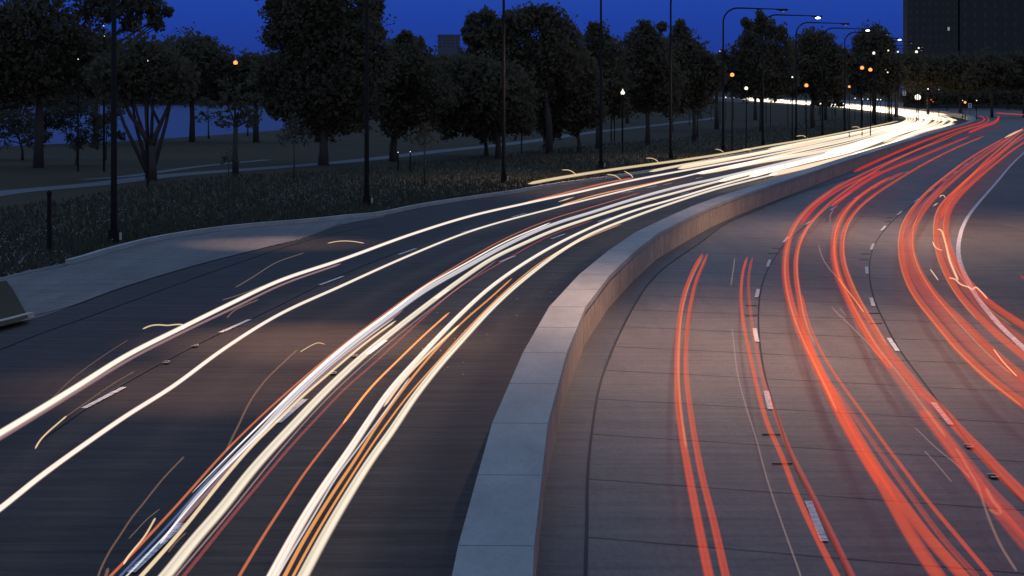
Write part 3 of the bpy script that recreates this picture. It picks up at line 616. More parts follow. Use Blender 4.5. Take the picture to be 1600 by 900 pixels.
sq = [('cream squiggle with a kink left of the thick white trail', 'spark', 3.2, [(223, 514), (235, 509), (248, 507.5), (262, 508.5), (276, 507), (286, 508), (287, 514)]),
 ('tiny flat cream streak above the left white trail', 'spark', 1.8, [(512, 380), (528, 377), (550, 377), (569, 380)]),
 ('orange flame shaped streak low between the two left white trails', 'spark', 3.5, [(55, 701), (62, 689), (72, 678), (90, 662), (104, 650)]),
 ('faint tan tail running up from the flame shaped streak', 'tan', 2.2, [(100, 653), (133, 630), (170, 604), (210, 580)]),
 ('long thin tan arc above the left white trail', 'thin', 2, [(368, 449), (395, 433), (430, 411), (475, 395)]),
 ('thin pale arc ending in a dot just above the left white trail', 'thin', 2, [(347, 469), (370, 462), (410, 447)]),
 ('short orange hook under the left white trail', 'tan', 3, [(354, 497), (365, 486), (385, 476), (404, 468)]),
 ('faint tan line rising left of the thick white trail', 'tan', 1.6, [(80, 624), (107, 597), (160, 557), (200, 531)]),
 ('cream hook over the high trail, leftmost of the hooks', 'spark', 1.8, [(878, 265.5), (890, 266), (897, 270), (900, 273)]),
 ('cream hook below the high trail, first of a close pair', 'spark', 1.8, [(948, 272.5), (960, 274), (967, 278), (971, 281)]),
 ('cream hook below the high trail, second of a close pair', 'spark', 1.8, [(975, 267), (982, 271), (988, 275), (989, 278)]),
 ('cream hook standing on the high trail beside a pole base', 'spark', 1.8, [(1009, 247), (1020, 247.5), (1027, 251), (1029, 254)]),
 ('small cream hook on the high trail near the curved pole', 'spark', 1.6, [(1117, 233), (1125, 234), (1131, 238)]),
 ('faint cream hook right of the curved pole base', 'spark', 1.4, [(1160, 234), (1168, 232.5), (1174, 236)]),
 ('cream hook by the third lamp pole', 'spark', 1.6, [(1244, 213), (1256, 212), (1262, 216)]),
 ('tiny cream hook near the farthest lamp poles', 'spark', 1.3, [(1331, 199), (1339, 197.5), (1344, 201)]),
 ('long tan curve meeting the orange trail of the middle bundle', 'tan', 4, [(354, 704), (363, 684), (373, 664), (384, 640), (398, 616), (416, 593), (438, 571), (464, 547)]),
 ('long tan curve left of the middle bundle at the bottom', 'tan', 4, [(150, 910), (158, 888), (170, 864), (190, 833), (203, 813), (226, 784), (254, 749), (288, 713)]),
 ('bright orange cream flame over the orange trail at the bottom', 'spark', 4, [(193, 882), (200, 870), (208, 860), (226, 838), (243, 809)]),
 ('short thin cream dash left of the bright flame', 'thin', 2, [(201, 842), (214, 828), (228, 813), (250, 795)]),
 ('short tan stub at the bottom edge left of the orange trail', 'tan', 6, [(163, 905), (167, 895), (169, 887)]),
 ('thin cream hook above the orange edge of the middle bundle', 'spark', 1.6, [(469, 550), (484, 541), (498, 535.5), (508, 538)]),
 ('two pronged faint streak under the cream strand near the bottom', 'tan', 3, [(263, 863), (274, 849), (291, 832)]),
 ('cream squiggle with a round head in the outermost red bundle', 'spark', 3, [(1464, 358), (1470, 359), (1474, 368), (1478, 382), (1484, 407), (1490, 422), (1497, 438)]),
 ('jagged cream squiggle crossing the outermost red bundle', 'spark', 3, [(1482, 434), (1492, 436), (1499, 443), (1508, 447), (1515, 449), (1521, 454), (1523, 448), (1531, 454), (1543, 467)]),
 ('small cream hook left in the outermost red bundle', 'spark', 2, [(1457, 377), (1461, 386), (1467, 390), (1473, 391)]),
 ('short cream dash between the two right red bundles', 'spark', 2, [(1453, 420), (1459, 428), (1466, 438)]),
 ('cream loop at the top of the outermost red bundle', 'spark', 2.4, [(1468, 308), (1473, 304), (1477, 309)]),
 ('small cream dash left of the loop at the outermost bundle', 'spark', 2, [(1458, 322), (1462, 319), (1466, 317)]),
 ('thin cream line dropping into the third lane bundle', 'thin', 2, [(1279, 383), (1284, 400), (1296, 420), (1309, 434)]),
 ('long thin cream line running into the third lane red trail', 'thin', 2.6, [(1299, 478), (1309, 490), (1320, 500), (1338, 518), (1356, 536), (1380, 564)]),
 ('short cream fork beside the thin line in the second lane', 'thin', 2, [(1311, 480), (1316, 486), (1322, 493)]),
 ('long tan line crossing the faint veil near the bottom right', 'tan', 4, [(1493, 700), (1503, 715), (1511, 729), (1520, 744), (1529, 762), (1536, 784), (1544, 807), (1564, 853), (1588, 892)]),
 ('thin pale line left of the long tan line at the bottom right', 'thin', 2.4, [(1430, 668), (1448, 686), (1463, 700), (1496, 727), (1516, 747)]),
 ('short thin pale line in the dark third lane', 'thin', 2.2, [(1444, 704), (1466, 728), (1487, 753)]),
 ('cream orange spark with a tail near the bottom right', 'tan', 6, [(1545, 795), (1556, 802), (1564, 804), (1562, 796), (1552, 784), (1540, 762)]),
 ('cream streak on the right red trail of the fourth lane bundle', 'spark', 2.4, [(1552, 545), (1568, 566), (1580, 579), (1589, 588)]),
 ('very thin pale line down the open second lane', 'thin', 1.8, [(1144, 513), (1147, 540), (1151, 575), (1156, 600), (1167, 640), (1179, 677), (1199, 750), (1226, 830), (1251, 900), (1262, 935)]),
 ('faint short pale line high in the open second lane', 'thin', 1.8, [(1148, 403), (1146, 420), (1142, 446)]),
 ('faint white flick beside the second lane bundle', 'thin', 2, [(1297, 346), (1297, 337), (1303, 326)]),
 ('thin orange line inside the third lane bundle', 'amber', 1.8, [(1309, 434), (1320, 448), (1333, 465), (1350, 488)])]
for lb, m, wd, P in sq: trail(lb, P, m, wd, P[0][1], .7, group=GS, cat='light squiggle', name='light_squiggle', smooth=1, step=3)

# ------------------------------------------------------------------ street lamps with long arms
def spot(o, loc, power, col, size=2.4, rad=.25):
    l = bpy.data.lights.new('pool_spot', 'SPOT'); l.energy = power; l.color = col; l.spot_size = size; l.spot_blend = .6; l.shadow_soft_size = rad
    s = bpy.data.objects.new('pool_spot', l); COL.objects.link(s); s.parent = o; s.location = loc
PH = 14.9
def street_lamp(px, py, label, lit=None, arm=5.7, glint=False, r=.15, power=0):
    PH = 15.8 if px < 1100 else 14.9
    p = un(px, py); o = empty('street_lamp', p); tag(o, label, 'street lamp', 'tall street lamps along the left kerb')
    MB().tube([(0, 0, 0), (0, 0, 1.0), (0, 0, PH - 1.5)], [r, r*.93, r*.55], 10).build('pole', M['pole'], o, True)
    MB().box((0, 0, .06), (r*3.0, r*3.0, .12)).box((0, 0, .32), (r*2.5, r*2.5, .55)).build('base', M['pole'], o)
    pts = [(0, 0, PH - 1.5)] + [(1.5 - 1.5*math.cos(a), 0, PH - 1.5 + 1.5*math.sin(a)) for a in [R(15*k) for k in range(1, 7)]] + [(arm, 0, PH - .12)]
    MB().tube(pts, [r*.55]*7 + [r*.35], 8).build('arm', M['pole'], o, True)
    mb = MB(); mb.box((arm + .45, 0, PH - .16), (1.15, .42, .14)); mb.box((arm + .55, 0, PH - .26), (.8, .36, .10)); mb.build('luminaire', M['pole'], o)
    le = MB().ball((arm + .55, 0, PH - .34), .30 if lit else .2, 10, 6, .45).build('lamp_lens', M[lit] if lit else M['signface'], o, True)
    if glint:
        MB().box((r*1.3 + .10, -.1, .32), (.08, .10, .30)).build('glint_tab', M['paleplate'], o)  # pale box standing in for a glint at the pole foot
    if power: spot(o, (arm + .55, 0, PH - .6), power, (1, .72, .48))
    return o
lamps = [(-420, 540, 'tall street lamp standing left of the view', 'g_white', 0, 0),
 (178, 381, 'tall dark street lamp pole nearest the viewer behind the bulging kerb', 'g_white', True, 0),
 (573, 322, 'tall dark street lamp pole in front of the broad oak', None, True, 0),
 (787, 286, 'tall dark street lamp pole above the start of the high cream trail', 'g_white', True, 0),
 (939, 264, 'thin tall street lamp pole right of the twin topped tree', None, True, 0),
 (1048, 249, 'thin tall street lamp pole rising past the sloping treetops', 'g_white', False, 0),
 (1130, 236, 'street lamp with unlit head on a curved arm, largest one seen whole', None, False, 0),
 (1192, 228, 'lit street lamp on a long arm just right of the largest unlit one', 'g_cool', False, 0),
 (1244, 219, 'unlit street lamp between two lit ones over the dark tree', None, False, 0),
 (1285, 212.5, 'lit street lamp with its arm against the round dark tree', 'g_cool', False, 0),
 (1320, 207.5, 'small unlit street lamp curving up beside the round dark tree', None, False, 0),
 (1346, 201, 'small lit street lamp whose head shines left of the tower', 'g_cool', False, 0),
 (1368, 197, 'far street lamp, first of the thin poles on the bright bend', None, False, 0),
 (1390, 192, 'far street lamp, second of the thin poles on the bright bend', None, False, 0),
 (1393, 188, 'far street lamp, third and farthest pole on the bright bend', None, False, 0)]
for px, py, lb, lit, has_glint, pw in lamps: street_lamp(px, py, lb, lit, glint=has_glint)
# unseen street lamps added on the right verge, and spots for all the pools
def right_lamp(x, y, ang, label, h=14.0, arm=9.0):
    o = empty('street_lamp', (x, y, 0)); tag(o, label, 'street lamp', 'street lamps on the right verge'); o.rotation_euler = (0, 0, ang)
    MB().tube([(0, 0, 0), (0, 0, h - 1), (.3, 0, h - .3), (1, 0, h), (arm, 0, h + .1)], [.13, .08, .07, .06, .05], 8).build('pole', M['pole'], o, True)
    MB().box((arm + .4, 0, h + .08), (1.1, .4, .14)).build('luminaire', M['pole'], o)
    MB().ball((arm + .5, 0, h - .04), .22, 10, 6, .45).build('lamp_lens', M['g_orange'], o, True)
right_lamp(16, 52, math.pi, 'street lamp outside the view whose light falls on the wall beside the leftmost red trails')
right_lamp(29.5, 92, math.pi, 'street lamp outside the view whose light falls on the outer right lanes')
for (x, y, z, pw, sz, col) in POOLS:
    l = bpy.data.lights.new('pool_spot', 'SPOT'); l.energy = pw; l.color = col; l.spot_size = sz; l.spot_blend = 1; l.shadow_soft_size = .25
    s_ = bpy.data.objects.new('pool_spot', l); COL.objects.link(s_); s_.location = (x, y, z)

# ------------------------------------------------------------------ small park lamps (globes on posts), seen far off
def park_lamp(px, py, Y, m, wpx, label, post=True, drop=False):
    p = at(px, py, Y); r = wpx * .86 / 2 / F * Y
    o = empty('park_lamp', (p.x, p.y, 0)); tag(o, label, 'lamp', 'park and roadside lamps far behind the road')
    MB().tube([(0, 0, 0), (0, 0, max(.3, p.z - r))], [.08, .05], 6).build('post', M['pole'], o)
    g = MB().ball((0, 0, p.z), r, 12, 8)
    if drop: g.tube([(0, 0, p.z + r*.6), (0, 0, p.z + r*1.9)], [r*.6, r*.1], 8)
    g.build('globe', M[m], o, True)
    MB().tube([(0, 0, p.z - r*1.25), (0, 0, p.z - r*.8)], [r*.5, r*.7], 8).build('collar', M['pole'], o)
PL = [(368, 98, 215, 'g_orange', 8, 'large orange lamp between the far trees left of the oak'),
 (1144, 117, 205, 'g_orange', 7.5, 'large orange lamp just right of the curved pole'),
 (1166, 138, 205, 'g_white', 6.5, 'round white lamp below the orange lamp by the curved pole'),
 (973, 145, 205, 'g_white', 7.5, 'white drop shaped park lamp above the park path'),
 (955, 114, 250, 'g_orange', 4.5, 'small orange lamp, left of two above the drop shaped one'),
 (972, 112.5, 250, 'g_white', 3.2, 'tiny pale lamp, right of two above the drop shaped one'),
 (1260, 133.5, 230, 'g_orange', 7, 'orange lamp over the strip of distant headlights'),
 (1238, 120.5, 230, 'g_white', 3, 'small pale lamp up left of the orange one over the distant headlights'),
 (1327, 135.5, 250, 'g_orange', 4.5, 'small orange lamp over the start of the bright bend'),
 (1347, 106, 260, 'g_orange', 7, 'orange lamp, left one of the touching pair under the round tree'),
 (1360, 109, 260, 'g_orange', 7, 'orange lamp, right one of the touching pair under the round tree'),
 (1434, 152, 430, 'g_white', 11, 'brightest star like lamp above the road bend'),
 (1508, 160, 430, 'g_orange', 4.5, 'small orange lamp beside the right hand sign'),
 (1504, 157, 440, 'g_white', 1.6, 'pinpoint lamp touching the small orange lamp'),
 (1526, 157, 440, 'g_white', 2, 'pinpoint lamp right of the small orange lamp'),
 (1258, 82, 380, 'g_white', 3, 'small white lamp in the dark tree right of the arms'),
 (1125, 80, 380, 'g_white', 2.2, 'small white lamp at the notch left of the curved pole'),
 (1197, 81.5, 380, 'g_dim', 1.8, 'dim pinpoint lamp inside the tree right of the curved pole'),
 (1365.5, 83, 380, 'g_white', 5.5, 'round white lamp in the middle of the domed tree'),
 (1388, 79, 380, 'g_white', 3, 'small white lamp, left of two between dome and tower'),
 (1403, 81, 380, 'g_white', 3, 'small white lamp, right of two between dome and tower'),
 (1432, 81, 380, 'g_white', 5, 'white lamp in front of the tower base with a smaller one above'),
 (1435.5, 75, 380, 'g_white', 3, 'small white lamp just above another in front of the tower'),
 (1387, 113, 380, 'g_white', 2.6, 'small lamp right of the orange pair'),
 (1384, 109, 380, 'g_dim', 1.6, 'dim speck above the small lamp right of the orange pair'),
 (1450, 139, 430, 'g_white', 2.6, 'small lamp up right of the brightest star like lamp'),
 (1467, 140, 430, 'g_dim', 2, 'dim lamp farther right of the brightest lamp'),
 (1336, 153.5, 430, 'g_white', 2.4, 'pinpoint lamp just above the start of the bright bend'),
 (750, 128, 330, 'g_white', 4, 'small cream lamp shining through the big tree'),
 (757, 129, 330, 'g_white', 2.6, 'cream speck right of the lamp in the big tree'),
 (738, 127.5, 330, 'g_dim', 1.8, 'dim speck left of the lamp in the big tree'),
 (815, 98, 205, 'g_white', 1.8, 'white pinpoint high in the twin topped tree'),
 (960, 142, 250, 'g_white', 1.8, 'pinpoint left of the drop shaped lamp'),
 (162, 40.5, 160, 'g_white', 1.8, 'upper of two white pinpoints in the left tree'),
 (163, 56.5, 160, 'g_white', 1.6, 'lower of two white pinpoints in the left tree'),
 (122, 92.5, 160, 'g_white', 2.0, 'white pinpoint in the leftmost dark crown'),
 (231, 95, 135, 'g_white', 1.8, 'white pinpoint in the forked tree crown'),
 (622, 238, 160, 'g_white', 1.6, 'low pinpoint beside the path near the second trunk'),
 (641, 237, 160, 'g_white', 1.6, 'low pinpoint on the path right of the second trunk')]
for px, py, Y, m, wd, lb in PL: park_lamp(px, py, Y, m, wd, lb, drop=('drop shaped park' in lb))
i = 0
FL = ['first', 'second', 'third', 'fourth', 'fifth', 'sixth', 'seventh', 'eighth', 'ninth', 'tenth', 'eleventh', 'twelfth', 'thirteenth', 'fourteenth', 'fifteenth', 'sixteenth']
for x, y, wd in [(1095, 150.5, 1.6), (1111, 151, 1.8), (1119, 151.3, 1.8), (1134, 152.2, 2.0), (1146, 152.8, 2.2), (1266, 160.5, 2.4), (1272, 160.8, 1.8), (1282, 162, 2.2), (1300, 163, 1.8), (1305, 163.5, 2.6), (1318, 162, 1.8), (1324, 164, 2.4), (1348, 155, 1.6), (1356, 155, 2), (1371, 155.5, 2.2), (1376, 155.8, 1.8)]:
    p = at(x, y, 420); r = wd / 2 / F * 420
    o = empty('bollard_lamp', (p.x, p.y, 0)); tag(o, FL[i] + ' from the left in the row of tiny white lamps low on the horizon', 'lamp', 'row of tiny lights low on the horizon'); i += 1
    MB().tube([(0, 0, 0), (0, 0, p.z)], .06, 6).build('post', M['pole'], o); MB().ball((0, 0, p.z), r, 8, 6).build('globe', M['g_white'], o, True)
for k, (x, y, wd) in enumerate([(1451, 147, 2.2), (1449, 157, 3.4), (1455, 156, 3), (1458, 159, 2.4)]):
    p = at(x, y, 500); o = empty('brake_light', (p.x, p.y, 0)); tag(o, ['dim red light highest of the cluster by the star like lamp', 'red light at the left of the cluster by the star like lamp', 'red light in the middle of the cluster by the star like lamp', 'small red light at the right of the cluster by the star like lamp'][k], 'traffic light', 'red lights beside the star like lamp')
    MB().tube([(0, 0, 0), (0, 0, max(.2, p.z))], .07, 6).build('post', M['pole'], o); MB().ball((0, 0, p.z), wd/2/F*500, 8, 6, .7).build('lens', M['g_red'], o, True)
# dim unlit posts in the park
for x, yt, yb, r, lb in [(77, 302, 397, .10, 'short grey post in the grass at the far left'), (228, 214, 281, .06, 'slim pale post beside the forked tree'), (1077, 139, 196, .07, 'dim park post with a dark globe right of the thin tall pole'), (1204, 131, 200, .06, 'dim park post between the lit street lamp poles'), (1231, 134, 200, .06, 'dim park post left of the third street lamp')]:
    p = un(x, yb); h = CH - (yt - HY)/F*p.y; o = empty('post', p); tag(o, lb, 'post', 'unlit posts in the park')
    MB().tube([(0, 0, 0), (0, 0, h)], [r, r*.8], 8).build('shaft', M['pole'], o); MB().ball((0, 0, h), r*1.1, 8, 6).build('cap', M['pole'], o, True)
# far road signs
for x, y, Y, lb in [(1413, 145.5, 520, 'small white rimmed road sign left of the brightest lamp'), (1515.5, 165, 470, 'small white rimmed road sign right of the small orange lamp')]:
    p = at(x, y, Y); s = Y / F; o = empty('road_sign', (p.x, p.y, 0)); tag(o, lb, 'road sign', 'road signs beyond the bend')
    MB().tube([(0, .06, 0), (0, .06, p.z)], .05, 6).build('post', M['pole'], o)
    MB().box((0, 0, p.z), (5*s, .05, 7*s)).build('board', M['signface'], o)
    mb = MB(); mb.box((0, -.04, p.z + 1.6*s), (3.2*s, .02, 2.2*s)); mb.box((0, -.04, p.z - 1.6*s), (3.2*s, .02, 2.2*s)); mb.build('panel', M['signdark'], o)

# ------------------------------------------------------------------ buildings
def tower(x0, x1, ytop, Y, depth, label, m, cols, rows, row0, rowstep, wpx, hpx, lit=()):
    a, b_ = at(x0, ytop, Y), at(x1, ytop, Y); wd = b_.x - a.x; h = a.z
    o = empty('building', ((a.x + b_.x)/2, Y, 0)); tag(o, label, 'building')
    mb = MB(); mb.box((0, depth/2, h/2), (wd, depth, h)); mb.build('facade', m, o)
    MB().box((0, depth/2, h + .4), (wd + .8, depth + .8, .8)).build('roof', m, o)
    for j in range(rows):
        y = row0 + j*rowstep
        for i_ in range(cols):
            x = x0 + (x1 - x0) * (i_ + .5) / cols
            p = at(x, y, Y); s = Y / F
            mb = MB(); mb.box((p.x - (a.x + b_.x)/2, -.06, p.z), (wpx*s, .1, hpx*s)); mb.build('window', M['g_win'] if (i_, j) in lit else M['glasswin'], o)
tower(1418, 1497, -95, 700, 8, 'tall dark apartment tower at the upper right beside the blue sky', M['brick'], 8, 6, 6, 13, 3.2, 5.5, {(6, 3)})
tower(1500, 1720, -70, 700, 12, 'broad dark block right of the tall apartment tower', M['brick'], 14, 6, 8, 15, 4.5, 8)
tower(590, 619, 62, 2200, 40, 'low hazy distant building in the gap right of the oak', M['farfacade'], 4, 3, 66, 6, 3, 2.5)
tower(684, 718, 55, 2300, 40, 'boxy distant building between the second tree and the twin topped tree', M['farfacade'], 5, 4, 58, 5, 3, 2)

# ------------------------------------------------------------------ trees
def tree(px, py, label, lobes, tr=.25, dens=1.0, leaf='leaf', limbs=True, leafsz=.34, fork=None, Y=None, core=True, name='tree', cat='tree', group='park trees', trunk=True):
    """px,py: foot of the trunk in the photo; lobes: (x, y, r) of foliage masses at the tree's own distance"""
    base = un(px, py) if Y is None else Vector(((px - 800)/F*Y, Y, 0)); Y = base.y; s = Y / F
    rg = random.Random(int(px*13 + py*7))
    if core: lobes = [(x, y, r*1.1) for x, y, r in lobes]
    o = empty(name, base); tag(o, label, cat, group)
    L = []
    for x, y, r in lobes:
        p = at(x, y, Y) - base; p.y += rg.uniform(-.35, .35) * r * s; L.append((p, r*s))
    cz = sum(p.z for p, r in L)/len(L); top = max(L, key=lambda q: q[0].z)
    ctr = sum((p*r for p, r in L), Vector())/sum(r for p, r in L)
    if trunk:
        mb = MB(); low = min(p.z - r*.4 for p, r in L); hfork = max(1.2, low)
        if fork: hfork = fork
        mb.tube([(0, 0, 0), (rg.uniform(-.05, .05), 0, hfork*.5), (ctr.x*.12, ctr.y*.1, hfork)], [tr*1.35, tr, tr*.85], 8)
        top_ = Vector((ctr.x*.12, ctr.y*.1, hfork))
        for p, r in L:
            mid = top_.lerp(p, .5) + Vector((rg.uniform(-.3, .3), rg.uniform(-.3, .3), rg.uniform(0, .5)))*min(1, r*.5)
            mb.tube([top_, mid, p], [tr*.5, tr*.32, tr*.12], 6)
            for _ in range(3):
                d = Vector((rg.gauss(0, 1), rg.gauss(0, 1), rg.gauss(.3, 1))).normalized()*r*.95
                mb.tube([mid.lerp(p, .6), p + d*.5, p + d], [tr*.16, tr*.09, tr*.03], 5)
        mb.build('trunk', M['bark'], o, True)
    vs, fs = [], []
    def quad(c, z_, n_):
        nrm = Vector((rg.gauss(0, 1), rg.gauss(0, 1), rg.gauss(0, 1))).normalized()
        a = nrm.orthogonal().normalized(); b_ = nrm.cross(a); b0 = len(vs)
        an = rg.uniform(0, 6.28); a, b_ = a*math.cos(an) + b_*math.sin(an), b_*math.cos(an) - a*math.sin(an)
        k = z_*rg.uniform(.55, 1.25)
        vs.extend([c - a*k*.5, c + b_*k*.32, c + a*k*.5, c - b_*k*.32]); fs.append((b0, b0+1, b0+2, b0+3))
    seed = Vector((px*.37, py*.11, 3.1))
    for p, r in L:
        lf = leafsz * (Y / 200) ** .6
        n_ = int(min(6000, 10.0*dens*(r/lf)**2 + 60))
        # clumps spread over the lobe's shell and volume
        ncl = max(14, int(26*dens*min(4, (r/2.2)**1.3)))
        cl = []
        for _ in range(ncl):
            d = Vector((rg.gauss(0, 1), rg.gauss(0, 1), rg.gauss(0, 1))).normalized()
            rad = rg.random()**.45
            k = 1 + .55*noise.noise(d*1.9 + seed + p) + (.16 if rg.random() < .12 else 0)
            cl.append((p + d*r*rad*k*.92, r*rg.uniform(.14, .27)))
        for _ in range(n_):
            c, cr = cl[int(rg.random()*ncl)]
            d = Vector((rg.gauss(0, .6), rg.gauss(0, .6), rg.gauss(0, .5)))*cr
            quad(c + d, lf, 0)
        if core:
            # interior leaf masses that close the heart of the crown
            for _ in range(int(n_*.9)):
                d = Vector((rg.gauss(0, 1), rg.gauss(0, 1), rg.gauss(0, 1))).normalized()*r*(rg.random()**.5)*.80
                quad(p + d, lf*1.9, 0)
    mesh('crown', vs, fs, M[leaf], o)
    return o
tree(60, 262, 'tall tree at the far left whose lacy branches reach over the top corner', [(-30, 60, 80), (30, 80, 75), (60, 20, 65), (20, 120, 60), (110, 60, 50), (150, 95, 45), (150, 5, 42), (200, 0, 36), (235, 12, 26), (262, 18, 10), (205, 36, 20), (245, 38, 14), (60, 115, 50), (-10, 130, 50), (100, 120, 40)], .35, .8)
tree(120, 258, 'small lacy tree by the water at the far left', [(100, 185, 32), (130, 170, 30), (150, 200, 26), (120, 215, 22), (70, 190, 30)], .1, 2.2, 'leaf2', core=False, leafsz=.3)
tree(35, 250, 'sparse bush like tree at the left edge above the path', [(30, 195, 34), (10, 170, 40), (55, 215, 24), (-20, 210, 36)], .12, 2.2, 'leaf2', core=False, leafsz=.3)
tree(165, 250, 'thin small tree behind the nearest pole', [(165, 190, 22), (180, 170, 26), (150, 220, 14), (185, 208, 14)], .08, 2.2, 'leaf2', core=False, leafsz=.3)
t = tree(237, 283, 'forked tree with bare V shaped limbs against the water', [(200, 130, 42), (240, 110, 48), (275, 125, 42), (170, 118, 38), (225, 88, 40)], .38, .9, fork=.1)
# its V-shaped limbs
b = un(237, 283); mb = MB()
P_ = lambda x, y: at(x, y, b.y) - b
mb.tube([(0, 0, 0), P_(238, 255), P_(237, 228)], [.40, .30, .28], 8)
mb.tube([P_(237, 230), P_(222, 205), P_(204, 180), P_(190, 150), P_(182, 125)], [.24, .19, .14, .1, .05], 7)
mb.tube([P_(237, 230), P_(246, 205), P_(258, 178), P_(270, 150), P_(276, 125)], [.24, .17, .13, .1, .05], 7)
mb.tube([P_(224, 208), P_(215, 180), P_(208, 152), P_(200, 120)], [.13, .1, .07, .04], 6)
mb.tube([P_(250, 195), P_(238, 170), P_(232, 150), P_(228, 110)], [.12, .1, .07, .04], 6)
mb.build('limb', M['bark'], t, True)
tree(150, 226, 'rounded dark tree behind the forked one, part of the left mass', [(120, 110, 60), (180, 105, 55), (90, 130, 55), (215, 115, 45), (150, 80, 45), (100, 85, 45), (240, 100, 40)], .3, 1.0)
tree(300, 222, 'broad dark tree whose smooth top meets the sky left of the orange lamp', [(300, 100, 52), (270, 95, 42), (330, 105, 44), (345, 118, 40), (255, 115, 40), (312, 80, 34), (300, 128, 34), (260, 132, 30), (340, 132, 30), (225, 125, 36)], .3, 1.1)
tree(400, 222, 'dark tree filling the dip between the smooth topped tree and the oak', [(385, 122, 40), (420, 118, 42), (362, 130, 34), (400, 110, 34), (440, 130, 40), (400, 135, 30), (360, 138, 26), (430, 140, 28)], .3, 1.1)
tree(368, 272, 'slender trunked tree by the path below the orange lamp', [(368, 178, 26), (352, 160, 24), (388, 165, 26), (370, 140, 30), (350, 192, 16), (395, 190, 15)], .2, .6, 'leaf', core=False)
tree(326, 217, 'little lacy tree standing against the open water', [(326, 172, 17), (312, 186, 13), (340, 184, 13), (322, 160, 14)], .1, .55, 'leaf2', core=False, leafsz=.25)
tree(387, 213, 'little bushy tree on the shore right of the lacy one', [(388, 180, 15), (378, 188, 10), (398, 186, 10)], .1, .8, 'leaf2', core=False, leafsz=.25)
tree(459, 285, 'young thin tree between the path and the oak', [(459, 205, 22), (445, 215, 16), (476, 212, 16), (460, 190, 18)], .06, .45, 'leaf2', core=False, leafsz=.22)
tree(357, 292, 'thin sapling in the grass left of the oak', [(357, 240, 11), (350, 250, 8), (364, 250, 8)], .04, .25, 'leaf2', core=False, leafsz=.2)
tree(505, 258, 'massive dark oak with a ragged outline rising past the top edge', [(500, 50, 80), (450, 30, 42), (430, 55, 24), (560, 60, 50), (578, 18, 26), (500, 130, 75), (450, 110, 45), (560, 120, 55), (500, -20, 80), (440, 165, 28), (420, 158, 16), (540, 180, 40), (470, 180, 34), (595, 95, 26), (425, 8, 12), (592, 8, 10), (585, 52, 18), (500, 90, 80), (530, 140, 55), (470, 150, 45), (560, 160, 40), (500, 190, 34), (420, 120, 34)], .36, 1.1)
tree(615, 252, 'dark round headed tree right of the oak', [(642, 82, 32), (655, 105, 34), (622, 120, 34), (640, 150, 45), (610, 175, 35), (600, 130, 36), (660, 180, 32), (632, 62, 16), (640, 110, 45), (620, 195, 26), (680, 150, 34)], .32, 1.1)
tree(663, 290, 'young thin tree right of the oak beside the path', [(663, 212, 18), (650, 220, 13), (676, 218, 14), (662, 198, 13)], .06, .4, 'leaf2', core=False, leafsz=.22)
tree(858, 240, 'big twin topped tree with gaps where the sky shows', [(775, 52, 32), (745, 62, 24), (740, 35, 17), (760, 22, 14), (808, 40, 34), (832, 26, 22), (865, 42, 35), (890, 62, 26), (855, 20, 17), (800, 90, 50), (850, 95, 48), (885, 105, 32), (735, 95, 28), (728, 52, 9), (770, 90, 45), (830, 130, 50), (780, 120, 45), (865, 80, 40)], .3, .95)
tree(778, 248, 'dark tree under the twin topped one behind the pole', [(760, 130, 45), (800, 140, 45), (720, 120, 42), (780, 180, 38), (740, 175, 38), (700, 150, 38), (815, 190, 26), (770, 150, 50), (740, 150, 45), (800, 175, 40), (690, 180, 28)], .24, 1.1)
tree(760, 244, 'slim trunk tree left of the pole behind the white trails', [(735, 190, 30), (700, 195, 26), (765, 205, 24), (720, 170, 30)], .18, .9)
tree(905, 238, 'dark tree filling the space below the right half of the twin top', [(870, 150, 42), (910, 140, 42), (890, 180, 34), (850, 175, 34), (925, 175, 28), (905, 105, 34), (880, 130, 45), (900, 165, 38), (860, 205, 20)], .2, 1.1)
tree(935, 232, 'feathery topped tree right of the twin topped tree', [(932, 62, 28), (945, 85, 34), (915, 90, 30), (930, 130, 38), (958, 110, 26), (928, 45, 14), (935, 155, 34), (950, 130, 36), (920, 120, 34), (965, 165, 24)], .25, 1.0)
tree(1012, 226, 'rounded tree between two thin poles', [(1005, 60, 26), (990, 80, 30), (1025, 75, 30), (1000, 115, 42), (1035, 120, 36), (980, 130, 30), (1008, 44, 14), (1034, 42, 9), (1010, 95, 38), (1000, 150, 34), (1035, 150, 32), (975, 150, 28)], .25, 1.1)
tree(1085, 220, 'tree with a crown sloping down to the right past the second thin pole', [(1065, 60, 22), (1085, 82, 24), (1060, 90, 30), (1105, 95, 16), (1085, 115, 36), (1060, 135, 34), (1062, 42, 11), (1115, 108, 20), (1075, 105, 36), (1090, 145, 30), (1110, 125, 28), (1055, 160, 22)], .25, 1.0)
tree(1050, 205, 'low dark tree below the two park streaks', [(1045, 165, 20), (1030, 160, 18), (1062, 160, 20)], .15, .9)
tree(1090, 215, 'bare looking shrubby tree right of the second thin pole', [(1090, 172, 20), (1108, 165, 18), (1075, 168, 16)], .12, .4, 'leaf2', core=False, leafsz=.25)
tree(1190, 205, 'spiky topped tree behind the lamp arms', [(1180, 48, 20), (1200, 42, 18), (1218, 52, 16), (1168, 62, 18), (1190, 80, 34), (1225, 80, 30), (1160, 90, 26), (1190, 115, 34), (1165, 35, 8), (1188, 24, 8), (1225, 120, 28), (1155, 115, 22), (1190, 100, 40), (1160, 135, 24), (1210, 135, 26), (1185, 130, 28), (1135, 115, 20), (1130, 90, 14)], .3, .8)
